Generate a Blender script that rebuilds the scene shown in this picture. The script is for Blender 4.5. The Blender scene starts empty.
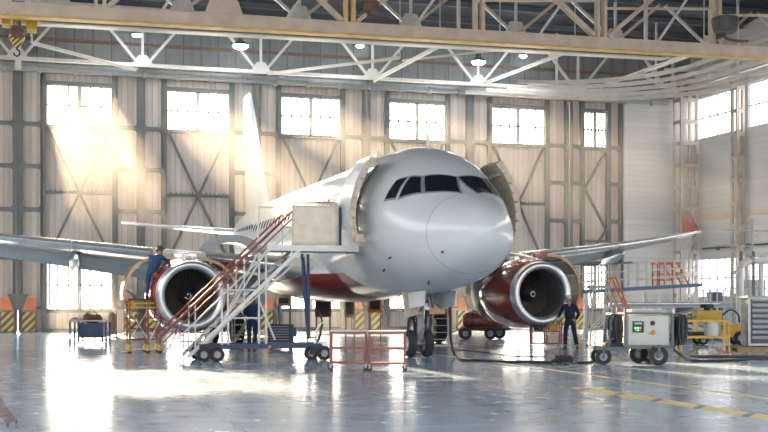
import bpy, bmesh, math, random
from mathutils import Vector, Matrix, Quaternion
R = math.radians
PI = math.pi
random.seed(7)
scene = bpy.context.scene
col = scene.collection

# ------------------------------------------------------------------ camera
TH = R(16.94)
CX, CY, CH, FP, YH = -10.589, -26.371, 1.6, 1182.3, 300.0
ct, st = math.cos(TH), math.sin(TH)
cam_d = bpy.data.cameras.new('camera')
cam = bpy.data.objects.new('camera', cam_d)
col.objects.link(cam)
cam.location = (CX, CY, CH)
cam.rotation_euler = (R(90), 0, -TH)
cam_d.sensor_width = 36
cam_d.lens = FP / 768 * 36
cam_d.shift_y = (YH - 216) / 768
cam_d.clip_end = 500
scene.camera = cam

def at(px, py, Y):
    """surveyed point: the spot on the plane y = Y seen at a pixel of the photograph"""
    a = (px - 384) / FP
    dx, dy = a * ct + st, -a * st + ct
    D = (Y - CY) / dy
    return Vector((CX + D * dx, Y, CH + D * (YH - py) / FP))

def onfloor(px, py):
    D = CH * FP / (py - YH)
    a = (px - 384) / FP
    return Vector((CX + D * (a * ct + st), CY + D * (-a * st + ct), 0))

# ------------------------------------------------------------------ materials
def mat(name, c, rough=.5, metal=0, noise=0., scale=3., bump=0., spec=.5, coat=0., emit=None, es=0., stretch=None, rvar=0.):
    m = bpy.data.materials.new(name); m.use_nodes = True
    nt = m.node_tree; b = nt.nodes['Principled BSDF']
    b.inputs['Base Color'].default_value = (*c, 1)
    b.inputs['Roughness'].default_value = rough
    b.inputs['Metallic'].default_value = metal
    b.inputs['Specular IOR Level'].default_value = spec
    b.inputs['Coat Weight'].default_value = coat
    b.inputs['Coat Roughness'].default_value = .06
    if emit:
        b.inputs['Emission Color'].default_value = (*emit, 1)
        b.inputs['Emission Strength'].default_value = es
    if noise or bump or rvar:
        tc = nt.nodes.new('ShaderNodeTexCoord')
        mp = nt.nodes.new('ShaderNodeMapping')
        if stretch: mp.inputs['Scale'].default_value = stretch
        n = nt.nodes.new('ShaderNodeTexNoise')
        n.inputs['Scale'].default_value = scale; n.inputs['Detail'].default_value = 5
        nt.links.new(tc.outputs['Object'], mp.inputs['Vector'])
        nt.links.new(mp.outputs['Vector'], n.inputs['Vector'])
        if noise:
            r = nt.nodes.new('ShaderNodeValToRGB')
            r.color_ramp.elements[0].position = .3; r.color_ramp.elements[1].position = .7
            r.color_ramp.elements[0].color = (*[v * (1 - noise) for v in c], 1)
            r.color_ramp.elements[1].color = (*[min(1, v * (1 + noise * .6)) for v in c], 1)
            nt.links.new(n.outputs['Fac'], r.inputs['Fac'])
            nt.links.new(r.outputs['Color'], b.inputs['Base Color'])
        if bump:
            bp = nt.nodes.new('ShaderNodeBump'); bp.inputs['Strength'].default_value = bump
            bp.inputs['Distance'].default_value = .02
            nt.links.new(n.outputs['Fac'], bp.inputs['Height'])
            nt.links.new(bp.outputs['Normal'], b.inputs['Normal'])
        if rvar:
            mr = nt.nodes.new('ShaderNodeMapRange')
            mr.inputs['To Min'].default_value = max(0.02, rough - rvar); mr.inputs['To Max'].default_value = rough + rvar
            nt.links.new(n.outputs['Fac'], mr.inputs['Value'])
            nt.links.new(mr.outputs['Result'], b.inputs['Roughness'])
    return m

M = {}
M['skin_paint'] = mat('skin_paint', (.63, .67, .69), .32, 0, .05, .8, coat=.35)
M['wing_paint'] = mat('wing_paint', (.72, .70, .67), .36, 0, .10, 1.2, coat=.3)
M['wing_edge'] = mat('wing_edge', (.78, .79, .80), .22, .75, .05, 2)
M['red_paint'] = mat('red_paint', (.33, .045, .03), .2, 0, .10, 2, coat=.7)
M['lip_metal'] = mat('lip_metal', (.74, .74, .76), .36, .8, .05, 3)
M['duct'] = mat('duct', (.26, .25, .25), .45, .3, .1, 4)
M['fan'] = mat('fan', (.22, .19, .17), .38, .5, .1, 8)
M['spinner'] = mat('spinner', (.05, .05, .055), .35)
M['white_mark'] = mat('white_mark', (.85, .85, .85), .4)
M['glass_dark'] = mat('glass_dark', (.012, .014, .02), .06, 0, spec=.8)
M['cabin_window'] = mat('cabin_window', (.03, .035, .045), .15)
M['gasket'] = mat('gasket', (.22, .23, .24), .5)
M['tyre'] = mat('tyre', (.028, .028, .03), .75, 0, .2, 14)
M['hub'] = mat('hub', (.62, .60, .54), .4, .4, .1, 10)
M['gear_metal'] = mat('gear_metal', (.42, .42, .42), .4, .6, .15, 9)
M['beige_liner'] = mat('beige_liner', (.60, .50, .38), .55, 0, .2, 7)
M['green_liner'] = mat('green_liner', (.26, .28, .22), .45, .3, .25, 5)
M['brass'] = mat('brass', (.36, .25, .14), .35, .7, .2, 6)
M['white_steel'] = mat('white_steel', (.70, .69, .65), .4, .1, .08, 6)
M['grey_steel'] = mat('grey_steel', (.13, .15, .17), .5, .2, .15, 4)
M['mid_steel'] = mat('mid_steel', (.36, .38, .39), .45, .3, .12, 4)
M['frame_steel'] = mat('frame_steel', (.095, .11, .115), .55, .1, .2, 2)
M['tan_steel'] = mat('tan_steel', (.66, .52, .40), .5, .05, .16, 1.6)
M['gold_lit_steel'] = mat('gold_lit_steel', (.75, .50, .17), .45, .1, .25, 2.2)  # warm light on the truss flange and one vertical, painted as gold
M['pale_steel'] = mat('pale_steel', (.66, .62, .56), .45, .05, .12, 2)
M['pot_metal'] = mat('pot_metal', (.10, .09, .085), .5, .2, .2, 5)
M['column_steel'] = mat('column_steel', (.48, .40, .34), .5, 0, .12, 2)
M['dark_metal'] = mat('dark_metal', (.035, .035, .04), .5, .2, .2, 5)
M['brown_metal'] = mat('brown_metal', (.16, .07, .05), .5, .2, .2, 5)
M['red_steel'] = mat('red_steel', (.30, .085, .065), .42, 0, .15, 8)
M['orange'] = mat('orange', (.80, .20, .05), .45, 0, .12, 5)
M['yellow'] = mat('yellow', (.72, .46, .05), .42, 0, .18, 6)
M['blue_steel'] = mat('blue_steel', (.03, .055, .12), .42, .1, .15, 6)
M['deck_blue'] = mat('deck_blue', (.10, .17, .27), .45, .1, .15, 6)
M['black'] = mat('black', (.02, .02, .022), .55, 0, .2, 8)
M['rubber_hose'] = mat('rubber_hose', (.02, .02, .022), .5)
M['panel_grey'] = mat('panel_grey', (.55, .55, .50), .45, 0, .06, 4)
M['tarp'] = mat('tarp', (.80, .69, .54), .7, 0, .12, 4, bump=.3)
M['wood'] = mat('wood', (.42, .27, .13), .6, 0, .3, 6, stretch=(1, 8, 8))
M['screen'] = mat('screen', (.01, .012, .012), .2)
M['green_led'] = mat('green_led', (.02, .3, .05), .4, emit=(.1, 1, .2), es=3)
M['orange_led'] = mat('orange_led', (.8, .25, .05), .4, emit=(1, .3, .05), es=.4)
M['navy_cloth'] = mat('navy_cloth', (.012, .018, .04), .85, 0, .25, 12)
M['blue_cloth'] = mat('blue_cloth', (.035, .08, .20), .85, 0, .25, 12)
M['skin'] = mat('skin', (.50, .28, .20), .5)
M['grey_hair'] = mat('grey_hair', (.60, .57, .52), .7, 0, .2, 40)
M['brown_hair'] = mat('brown_hair', (.10, .05, .03), .7, 0, .2, 40)
M['shoe'] = mat('shoe', (.03, .025, .022), .5)
M['grey_plastic'] = mat('grey_plastic', (.42, .45, .47), .5, 0, .1, 5)
M['pale_plastic'] = mat('pale_plastic', (.68, .70, .70), .45, 0, .06, 5)
M['roof'] = mat('roof', (.055, .06, .075), .6, .2, .25, .6)
M['lamp'] = mat('lamp', (1, 1, 1), .5, emit=(.80, .90, 1), es=45)
M['floor_yellow'] = mat('floor_yellow', (.85, .68, .26), .3, 0, .12, 3)
M['floor_grey'] = mat('floor_grey', (.13, .16, .19), .3, 0, .12, 3)

def pane_mat(name, strength, tint=(1, .93, .80)):
    """see-through glazing with a daylight glow added as emission"""
    m = bpy.data.materials.new(name); m.use_nodes = True
    nt = m.node_tree; nt.nodes.clear()
    o = nt.nodes.new('ShaderNodeOutputMaterial')
    t = nt.nodes.new('ShaderNodeBsdfTransparent'); t.inputs[0].default_value = (.92, .90, .86, 1)
    e = nt.nodes.new('ShaderNodeEmission'); e.inputs[0].default_value = (*tint, 1); e.inputs[1].default_value = strength
    a = nt.nodes.new('ShaderNodeAddShader')
    nt.links.new(t.outputs[0], a.inputs[0]); nt.links.new(e.outputs[0], a.inputs[1])
    nt.links.new(a.outputs[0], o.inputs[0])
    return m
M['pane'] = pane_mat('pane', 4.6, (1, .90, .74))
M['glow_pane_side'] = pane_mat('glow_pane_side', 1.2, (.95, .97, 1))

def board_mat(name, c1, c2, freq, axis='X', rough=.6, sd=.5):
    """vertical (or horizontal) boarding: seams, board-to-board tone, streaky wear"""
    m = bpy.data.materials.new(name); m.use_nodes = True
    nt = m.node_tree; b = nt.nodes['Principled BSDF']; L = nt.links.new
    tc = nt.nodes.new('ShaderNodeTexCoord'); sp = nt.nodes.new('ShaderNodeSeparateXYZ')
    L(tc.outputs['Object'], sp.inputs[0])
    mul = nt.nodes.new('ShaderNodeMath'); mul.operation = 'MULTIPLY'; mul.inputs[1].default_value = freq
    L(sp.outputs[axis], mul.inputs[0])
    fl = nt.nodes.new('ShaderNodeMath'); fl.operation = 'FLOOR'; L(mul.outputs[0], fl.inputs[0])
    fr = nt.nodes.new('ShaderNodeMath'); fr.operation = 'FRACT'; L(mul.outputs[0], fr.inputs[0])
    wn = nt.nodes.new('ShaderNodeTexWhiteNoise'); wn.noise_dimensions = '1D'; L(fl.outputs[0], wn.inputs['W'])
    seam = nt.nodes.new('ShaderNodeMath'); seam.operation = 'LESS_THAN'; seam.inputs[1].default_value = .06
    L(fr.outputs[0], seam.inputs[0])
    mp = nt.nodes.new('ShaderNodeMapping')
    mp.inputs['Scale'].default_value = (6, 6, .5) if axis != 'Z' else (.6, .6, 5)
    L(tc.outputs['Object'], mp.inputs['Vector'])
    n = nt.nodes.new('ShaderNodeTexNoise'); n.inputs['Scale'].default_value = 1.; n.inputs['Detail'].default_value = 6
    L(mp.outputs[0], n.inputs['Vector'])
    add = nt.nodes.new('ShaderNodeMath'); add.operation = 'MULTIPLY_ADD'; add.inputs[1].default_value = .45
    L(wn.outputs['Value'], add.inputs[0]); L(n.outputs['Fac'], add.inputs[2])
    r = nt.nodes.new('ShaderNodeValToRGB')
    r.color_ramp.elements[0].position = .35; r.color_ramp.elements[1].position = .95
    r.color_ramp.elements[0].color = (*c2, 1); r.color_ramp.elements[1].color = (*c1, 1)
    L(add.outputs[0], r.inputs['Fac'])
    mx = nt.nodes.new('ShaderNodeMix'); mx.data_type = 'RGBA'
    L(seam.outputs[0], mx.inputs['Factor']); L(r.outputs['Color'], mx.inputs['A'])
    mx.inputs['B'].default_value = (*[v * sd for v in c2], 1)
    L(mx.outputs['Result'], b.inputs['Base Color'])
    b.inputs['Roughness'].default_value = rough
    return m
M['boards'] = board_mat('boards', (.55, .48, .43), (.38, .32, .28), 3.4)
M['corrugated'] = board_mat('corrugated', (.20, .21, .21), (.12, .13, .13), 1.1)
M['block_wall'] = board_mat('block_wall', (.64, .62, .60), (.56, .54, .52), 3.2, 'Z', sd=.86)
M['roof_deck'] = board_mat('roof_deck', (.024, .03, .045), (.012, .016, .026), 2.0, 'X')

def hazard_mat(name, c1, c2, freq, ax=('X', 'Z'), ratio=.5):
    m = bpy.data.materials.new(name); m.use_nodes = True
    nt = m.node_tree; b = nt.nodes['Principled BSDF']; L = nt.links.new
    tc = nt.nodes.new('ShaderNodeTexCoord'); sp = nt.nodes.new('ShaderNodeSeparateXYZ'); L(tc.outputs['Object'], sp.inputs[0])
    a = nt.nodes.new('ShaderNodeMath'); a.operation = 'SUBTRACT'; L(sp.outputs[ax[0]], a.inputs[0]); L(sp.outputs[ax[1]], a.inputs[1])
    k = nt.nodes.new('ShaderNodeMath'); k.operation = 'MULTIPLY'; k.inputs[1].default_value = freq; L(a.outputs[0], k.inputs[0])
    f = nt.nodes.new('ShaderNodeMath'); f.operation = 'FRACT'; L(k.outputs[0], f.inputs[0])
    g = nt.nodes.new('ShaderNodeMath'); g.operation = 'LESS_THAN'; g.inputs[1].default_value = ratio; L(f.outputs[0], g.inputs[0])
    mx = nt.nodes.new('ShaderNodeMix'); mx.data_type = 'RGBA'; L(g.outputs[0], mx.inputs['Factor'])
    mx.inputs['A'].default_value = (*c1, 1); mx.inputs['B'].default_value = (*c2, 1)
    L(mx.outputs['Result'], b.inputs['Base Color']); b.inputs['Roughness'].default_value = .4
    return m
M['hazard'] = hazard_mat('hazard', (.70, .50, .07), (.05, .05, .05), 2.6)

# fuselage paint: pale skin with the red belly livery
def livery():
    m = M['skin_paint'].copy(); m.name = 'livery'
    nt = m.node_tree; b = nt.nodes['Principled BSDF']; L = nt.links.new
    src = b.inputs['Base Color'].links[0].from_socket
    tc = nt.nodes.new('ShaderNodeTexCoord'); sp = nt.nodes.new('ShaderNodeSeparateXYZ'); L(tc.outputs['Object'], sp.inputs[0])
    # red where  z < 2.35 and y > 6 + 1.8*(z-1.7)
    k = nt.nodes.new('ShaderNodeMath'); k.operation = 'MULTIPLY_ADD'; k.inputs[1].default_value = 1.8; k.inputs[2].default_value = 3.4
    L(sp.outputs['Z'], k.inputs[0])
    g = nt.nodes.new('ShaderNodeMath'); g.operation = 'GREATER_THAN'; L(sp.outputs['Y'], g.inputs[0]); L(k.outputs[0], g.inputs[1])
    z = nt.nodes.new('ShaderNodeMath'); z.operation = 'LESS_THAN'; L(sp.outputs['Z'], z.inputs[0]); z.inputs[1].default_value = 2.42
    a = nt.nodes.new('ShaderNodeMath'); a.operation = 'MULTIPLY'; L(g.outputs[0], a.inputs[0]); L(z.outputs[0], a.inputs[1])
    mx = nt.nodes.new('ShaderNodeMix'); mx.data_type = 'RGBA'
    L(a.outputs[0], mx.inputs['Factor']); L(src, mx.inputs['A']); mx.inputs['B'].default_value = (.26, .045, .03, 1)
    L(mx.outputs['Result'], b.inputs['Base Color'])
    return m
M['livery'] = livery()

# polished resin floor
def floor_mat():
    m = bpy.data.materials.new('resin_floor'); m.use_nodes = True
    nt = m.node_tree; b = nt.nodes['Principled BSDF']; L = nt.links.new
    tc = nt.nodes.new('ShaderNodeTexCoord')
    n = nt.nodes.new('ShaderNodeTexNoise'); n.inputs['Scale'].default_value = .35; n.inputs['Detail'].default_value = 8
    L(tc.outputs['Object'], n.inputs['Vector'])
    r = nt.nodes.new('ShaderNodeValToRGB')
    r.color_ramp.elements[0].position = .32; r.color_ramp.elements[1].position = .68
    r.color_ramp.elements[0].color = (.31, .43, .56, 1); r.color_ramp.elements[1].color = (.40, .52, .66, 1)
    L(n.outputs['Fac'], r.inputs['Fac'])
    br = nt.nodes.new('ShaderNodeTexBrick'); br.offset = 0
    br.inputs['Scale'].default_value = 1; br.inputs['Brick Width'].default_value = 4; br.inputs['Row Height'].default_value = 4
    br.inputs['Mortar Size'].default_value = .012; br.inputs['Color1'].default_value = (1, 1, 1, 1)
    br.inputs['Color2'].default_value = (.94, .94, .95, 1); br.inputs['Mortar'].default_value = (.45, .45, .45, 1)
    L(tc.outputs['Object'], br.inputs['Vector'])
    mx = nt.nodes.new('ShaderNodeMix'); mx.data_type = 'RGBA'; mx.blend_type = 'MULTIPLY'; mx.inputs['Factor'].default_value = 1
    L(r.outputs['Color'], mx.inputs['A']); L(br.outputs['Color'], mx.inputs['B'])
    L(mx.outputs['Result'], b.inputs['Base Color'])
    n2 = nt.nodes.new('ShaderNodeTexNoise'); n2.inputs['Scale'].default_value = 1.6; n2.inputs['Detail'].default_value = 6
    L(tc.outputs['Object'], n2.inputs['Vector'])
    mr = nt.nodes.new('ShaderNodeMapRange'); mr.inputs['From Min'].default_value = .3; mr.inputs['From Max'].default_value = .7
    mr.inputs['To Min'].default_value = .16; mr.inputs['To Max'].default_value = .28
    L(n2.outputs['Fac'], mr.inputs['Value']); L(mr.outputs['Result'], b.inputs['Roughness'])
    n3 = nt.nodes.new('ShaderNodeTexNoise'); n3.inputs['Scale'].default_value = 1.1; n3.inputs['Detail'].default_value = 3
    L(tc.outputs['Object'], n3.inputs['Vector'])
    bp = nt.nodes.new('ShaderNodeBump'); bp.inputs['Strength'].default_value = .06; bp.inputs['Distance'].default_value = .02
    L(n3.outputs['Fac'], bp.inputs['Height']); L(bp.outputs['Normal'], b.inputs['Normal'])
    b.inputs['Specular IOR Level'].default_value = .75
    b.inputs['Coat Weight'].default_value = .35; b.inputs['Coat Roughness'].default_value = .12
    return m
M['floor'] = floor_mat()

# ------------------------------------------------------------------ mesh builder
class MB:
    def __init__(s): s.bm = bmesh.new()
    def box(s, c, size, rot=None, bevel=0):
        r = bmesh.ops.create_cube(s.bm, size=1)
        vs = r['verts']
        m = Matrix.Translation(Vector(c)) @ (rot.to_4x4() if rot else Matrix.Identity(4)) @ Matrix.Diagonal((*size, 1))
        bmesh.ops.transform(s.bm, matrix=m, verts=vs)
        if bevel:
            es = list({e for v in vs for e in v.link_edges})
            bmesh.ops.bevel(s.bm, geom=es, offset=bevel, segments=2, affect='EDGES', profile=.6)
        return s
    def bx(s, x0, x1, y0, y1, z0, z1, bevel=0):
        return s.box(((x0+x1)/2, (y0+y1)/2, (z0+z1)/2), (abs(x1-x0), abs(y1-y0), abs(z1-z0)), bevel=bevel)
    def frame(s, p, q):
        d = (Vector(q) - Vector(p)); L = d.length; d.normalize()
        up = Vector((0, 0, 1)) if abs(d.z) < .95 else Vector((0, 1, 0))
        x = d.cross(up).normalized(); y = x.cross(d).normalized()
        return d, x, y, L
    def bar(s, p, q, w, h, bevel=0):
        d, x, y, L = s.frame(p, q)
        rot = Matrix((x, y, d)).transposed()
        return s.box((Vector(p) + Vector(q)) / 2, (w, h, L), rot, bevel)
    def ibeam(s, p, q, w, h, t=.02):
        d, x, y, L = s.frame(p, q)
        p = Vector(p); q = Vector(q)
        for o in (h/2 - t/2, -h/2 + t/2): s.bar(p + y*o, q + y*o, w, t)
        return s.bar(p, q, t, h)
    def tube(s, p, q, r, n=8, r2=None):
        d, x, y, L = s.frame(p, q)
        return s.loft([[Vector(p) + (x*math.cos(a) + y*math.sin(a))*r for a in [2*PI*i/n for i in range(n)]],
                       [Vector(q) + (x*math.cos(a) + y*math.sin(a))*(r2 if r2 is not None else r) for a in [2*PI*i/n for i in range(n)]]])
    def path(s, pts, r, n=8, closed=False):
        pts = [Vector(p) for p in pts]; N = len(pts); rings = []
        prev = None
        for i, p in enumerate(pts):
            a = pts[i-1] if (i > 0 or closed) else p
            b = pts[(i+1) % N] if (i < N-1 or closed) else p
            d = (b - a).normalized()
            if prev is None:
                up = Vector((0, 0, 1)) if abs(d.z) < .9 else Vector((0, 1, 0))
                x = d.cross(up).normalized()
            else:
                x = (prev - d * prev.dot(d)).normalized()
            prev = x; y = x.cross(d)
            rings.append([p + (x*math.cos(t) + y*math.sin(t))*r for t in [2*PI*k/n for k in range(n)]])
        return s.loft(rings, wrap=closed)
    def loft(s, rings, cap=True, wrap=False, closed=True):
        V = [[s.bm.verts.new(p) for p in r] for r in rings]
        n = len(V[0]); K = len(V)
        for i in range(K if wrap else K-1):
            A, B = V[i], V[(i+1) % K]
            for j in range(n if closed else n-1):
                k = (j+1) % n
                try: s.bm.faces.new((A[j], A[k], B[k], B[j]))
                except ValueError: pass
        if cap and not wrap and closed:
            for r in (V[0][::-1], V[-1]):
                try: s.bm.faces.new(r)
                except ValueError: pass
        return s
    def lathe(s, prof, o=(0, 0, 0), axis='Z', n=32, cap=False):
        o = Vector(o)
        def P(r, h, a):
            u, v = r*math.cos(a), r*math.sin(a)
            return o + (Vector((u, v, h)) if axis == 'Z' else Vector((u, h, v)) if axis == 'Y' else Vector((h, u, v)))
        return s.loft([[P(max(r, 1e-4), h, 2*PI*i/n) for i in range(n)] for r, h in prof], cap=cap)
    def prism(s, poly, axis, a, b):
        """poly of 2D points extruded along axis from a to b"""
        def P(u, v, w):
            return Vector((w, u, v)) if axis == 'X' else Vector((u, w, v)) if axis == 'Y' else Vector((u, v, w))
        return s.loft([[P(u, v, a) for u, v in poly], [P(u, v, b) for u, v in poly]])
    def sphere(s, c, r, sc=(1, 1, 1), n=16):
        rr = bmesh.ops.create_uvsphere(s.bm, u_segments=n, v_segments=max(6, n//2), radius=r)
        bmesh.ops.transform(s.bm, matrix=Matrix.Translation(Vector(c)) @ Matrix.Diagonal((*sc, 1)), verts=rr['verts'])
        return s
    def build(s, name, m, parent=None, smooth=True, loc=None, solid=0):
        bmesh.ops.recalc_face_normals(s.bm, faces=s.bm.faces)
        me = bpy.data.meshes.new(name); s.bm.to_mesh(me); s.bm.free()
        me.materials.append(M[m] if isinstance(m, str) else m)
        if smooth:
            for p in me.polygons: p.use_smooth = True
            try: me.set_sharp_from_angle(angle=R(38))
            except Exception: pass
        o = bpy.data.objects.new(name, me); col.objects.link(o)
        if parent: o.parent = parent
        if loc is not None: o.location = loc
        if solid:
            md = o.modifiers.new('solid', 'SOLIDIFY'); md.thickness = solid; md.offset = 0
        return o

def tag(o, label=None, cat=None, group=None, kind=None):
    if label: o['label'] = label
    if cat: o['category'] = cat
    if group: o['group'] = group
    if kind: o['kind'] = kind
    return o
def empty(name, loc=(0, 0, 0), rz=0, label=None, cat=None, group=None, kind=None):
    o = bpy.data.objects.new(name, None); col.objects.link(o)
    o.location = loc; o.rotation_euler = (0, 0, rz); o.empty_display_size = .2
    return tag(o, label, cat, group, kind)
def kids(o): return [c for c in bpy.data.objects if c.parent == o]
def copy_tree(o, loc=None, rz=None, label=None, parent=None):
    c = o.copy(); col.objects.link(c); c.parent = parent
    if loc is not None: c.location = loc
    if rz is not None: c.rotation_euler = (0, 0, rz)
    if label: c['label'] = label
    for ch in kids(o): copy_tree(ch, parent=c)
    return c
def smoothpts(pts, k=6):
    pts = [Vector(p) for p in pts]; out = []
    for i in range(len(pts)-1):
        p0 = pts[max(i-1, 0)]; p1 = pts[i]; p2 = pts[i+1]; p3 = pts[min(i+2, len(pts)-1)]
        for j in range(k):
            t = j/k
            out.append(.5*((2*p1) + (p2-p0)*t + (2*p0-5*p1+4*p2-p3)*t*t + (3*p1-p0-3*p2+p3)*t**3))
    out.append(pts[-1]); return out
SR = -TH          # heading of things that stand square to the viewer
# ================================================================== SETTING
W = 35.0            # door wall plane
XR = 27.0           # right wall plane
XL = -24.0
struct = lambda o: tag(o, kind='structure')
struct(MB().bx(XL, XR, -34, W+.6, -.2, 0).build('floor', 'floor', smooth=False))
# roof deck: rises gently away from the door wall; open hangar mouth is behind the camera
rz0, rise = 16.1, .085
d = MB()
d.loft([[(XL-.3, W+.5, rz0), (XR+.3, W+.5, rz0), (XR+.3, W+.5, rz0+.25), (XL-.3, W+.5, rz0+.25)],
        [(XL-.3, -34, rz0+rise*69), (XR+.3, -34, rz0+rise*69), (XR+.3, -34, rz0+rise*69+.25), (XL-.3, -34, rz0+rise*69+.25)]])
struct(d.build('ceiling', 'roof_deck', smooth=False))

# door wall above the doors
struct(MB().bx(XL, XR, W+.05, W+.35, 13.25, 16.3).build('wall_back', 'corrugated', smooth=False))
# block wall to the right of the doors
struct(MB().bx(22.45, XR, W-.35, W-.05, 0, 13.3).build('wall_back_right', 'block_wall', smooth=False))
struct(MB().bx(XL, -16.95, W-.1, W+.2, 0, 13.3).build('wall_back_left', 'block_wall', smooth=False))

# right wall with its two bands of glazing: built as panels between the openings
wr = MB()
wr.bx(XR, XR+.3, -34, W+.35, 0, 1.75)
wr.bx(XR, XR+.3, -34, W+.35, 3.95, 10.95)
wr.bx(XR, XR+.3, -34, W+.35, 13.3, 22)
PY = [29.6-6*k for k in range(11)]
for y in PY + [W+.1]:
    wr.bx(XR, XR+.3, y-.35, y+.35, 1.75, 3.95); wr.bx(XR, XR+.3, y-.35, y+.35, 10.95, 13.3)
struct(wr.build('wall_right', 'block_wall', smooth=False))
wl = MB()
wl.bx(XL-.3, XL, -34, W+.35, 0, 7); wl.bx(XL-.3, XL, -34, W+.35, 13.3, 22)
for y in range(-34, 36, 6): wl.bx(XL-.3, XL, y-.5, y+.5, 7, 13.3)
struct(wl.build('wall_left', 'block_wall', smooth=False))

wn = 0
def side_window(x, y0, y1, z0, z1, cols, rows, m):
    global wn
    wn += 1
    w = struct(empty('window_%d' % wn, (x, (y0+y1)/2, z0)))
    L, H = y1-y0, z1-z0
    f = MB()
    for i in range(cols+1):
        y = -L/2 + L*i/cols; t = .09 if i in (0, cols, cols//2) else .05
        f.bx(-.05, .05, y-t/2, y+t/2, 0, H)
    for j in range(rows+1):
        z = H*j/rows; f.bx(-.05, .05, -L/2, L/2, z-.04, z+.04)
    f.build('window_frame', 'mid_steel', w, False)
    MB().bx(-.01, .01, -L/2+.02, L/2-.02, .02, H-.02).build('window_pane', m, w, False)
for y in PY:
    y1_ = min(y+5.65, W-.25)
    side_window(XR+.12, y+.35, y1_, 10.95, 13.3, 6, 2, 'glow_pane_side')
    if y > 5: side_window(XR+.12, y+.35, y1_, 1.75, 3.95, 6, 2, 'glow_pane_side')
for y in range(-34, 30, 6): side_window(XL-.12, y+.5, y+5.5, 7, 13.3, 4, 4, 'glow_pane_side')  # unseen left windows, glowing panes added to light the aircraft's side

# ---- sliding door leaves
Z1, Z2 = 10.35, 12.35          # upper glazing
def rounded_ring(f, x0, x1, z0, z1, y0, y1, w):
    """welded frame ring with filleted inner corners"""
    f.bx(x0, x0+w, y0, y1, z0, z1); f.bx(x1-w, x1, y0, y1, z0, z1)
    f.bx(x0+w, x1-w, y0, y1, z0, z0+w); f.bx(x0+w, x1-w, y0, y1, z1-w, z1)
    k = w*.9
    for sx, xx in ((1, x0+w), (-1, x1-w)):
        for sz, zz in ((1, z0+w), (-1, z1-w)):
            f.prism([(xx, zz), (xx+sx*k, zz), (xx, zz+sz*k)], 'Y', y0, y1)
def glazing(parent, x0, x1, z0, z1, name='window_pane'):
    f = MB(); n = 6; L = x1-x0; H = z1-z0
    for i in range(n+1):
        x = x0 + L*i/n; t = .22 if i == 3 else .09
        f.bx(x-t/2, x+t/2, -.03, .03, z0, z1)
    for z in (z0, (z0+z1)/2, z1): f.bx(x0, x1, -.03, .03, z-.05, z+.05)
    f.build('window_frame', 'mid_steel', parent, False)
    MB().bx(x0, x1, .0, .02, z0, z1).build('window_pane', 'pane', parent, False)
def door_leaf(idx, x0, w=5.98, narrow=False):
    dr = struct(empty('door_%d' % idx, (x0, W, 0)))
    if narrow: a0, a1, mid = 1.0, 2.35, None
    else: a0, a1, mid = 1.33, 4.52, 5.25
    # boarding
    b = MB(); y0, y1 = .0, .10
    top = 13.1
    b.bx(0, a0, y0, y1, 0, top); b.bx(a1, w, y0, y1, 0, top)
    b.bx(a0, a1, y0, y1, 0, 1.1); b.bx(a0, a1, y0, y1, 3.6, Z1); b.bx(a0, a1, y0, y1, Z2, top)
    b.build('boarding', 'boards', dr, False)
    # frame
    f = MB(); ya, yb = -.16, .0
    f.bx(0.0, .15, ya-.06, yb, 0, top); f.bx(w-.15, w, ya-.06, yb, 0, top)
    f.bx(a0-.26, a0-.02, ya, yb, 0, top); f.bx(a1+.02, a1+.24, ya, yb, 0, top)
    lo = a1+.24
    for z0_, z1_ in ((1.15, 3.7), (3.7, 6.1), (6.1, 8.25), (8.25, Z1), (Z1, top)):
        rounded_ring(f, .12, a0-.2, z0_, z1_, ya, yb, .1)
        rounded_ring(f, lo-.05, w-.12, z0_, z1_, ya, yb, .1)
    for z in (0.08, 1.05, 3.72, Z1-.1, Z2+.1, top-.1): f.bx(a0-.02, a1+.02, ya, yb, z-.09, z+.09)
    f.build('steel_frame', 'frame_steel', dr, False)
    # bracing
    zb, zt = 3.8, Z1-.2
    if narrow:
        for p, q in (((a0, -.1, 8.0), (a1, -.1, zt)), ((a0, -.1, 8.0), (a1, -.1, 5.6)), ((a1, -.1, 5.6), (a0, -.1, 3.8))):
            MB().bar(p, q, .15, .12).build('brace', 'frame_steel', dr, False)
        MB().bx(a0-.2, a1+.1, -.13, -.02, 4.9, 5.05).build('rail', 'frame_steel', dr, False)
    else:
        xm = (a0+a1)/2
        MB().bar((a0+.1, -.10, zt), (a1-.1, -.10, zb), .10, .12).build('brace', 'frame_steel', dr, False)
        MB().bar((a1-.1, -.07, zt), (a0+.1, -.07, zb), .10, .12).build('brace', 'frame_steel', dr, False)
        r = MB().bx(a0-.02, a1+.02, -.13, -.02, 6.92, 7.06)
        for i in range(14):
            x = a0+.2+i*.22+random.uniform(-.05, .05); r.bx(x, x+.07, -.16, -.04, 7.06, 7.13)
        r.build('rail', 'frame_steel', dr, False)
        MB().bx(a0+.1, a0+.2, -.04, -.0, 1.3, 3.5).build('side_latch', 'mid_steel', dr, False)
    glazing(dr, a0, a1, Z1, Z2); glazing(dr, a0, a1, 1.12, 3.58)
    # ribs on the base panels
    rb = MB()
    for i in range(7): rb.bx(a0+.1+i*(a1-a0-.2)/6-.03, a0+.1+i*(a1-a0-.2)/6+.03, -.05, 0, .2, .95)
    rb.build('base_rib', 'mid_steel', dr, False)
    return dr
J0 = -10.87
n = 0
for k in range(-1, 5):
    n += 1; door_leaf(n, J0 + 5.98*k + (.03 if k == 0 else .005), 5.94 if k == -1 else 5.97)
door_leaf(7, J0 + 5.98*5 + .04, 3.38, True)

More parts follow.
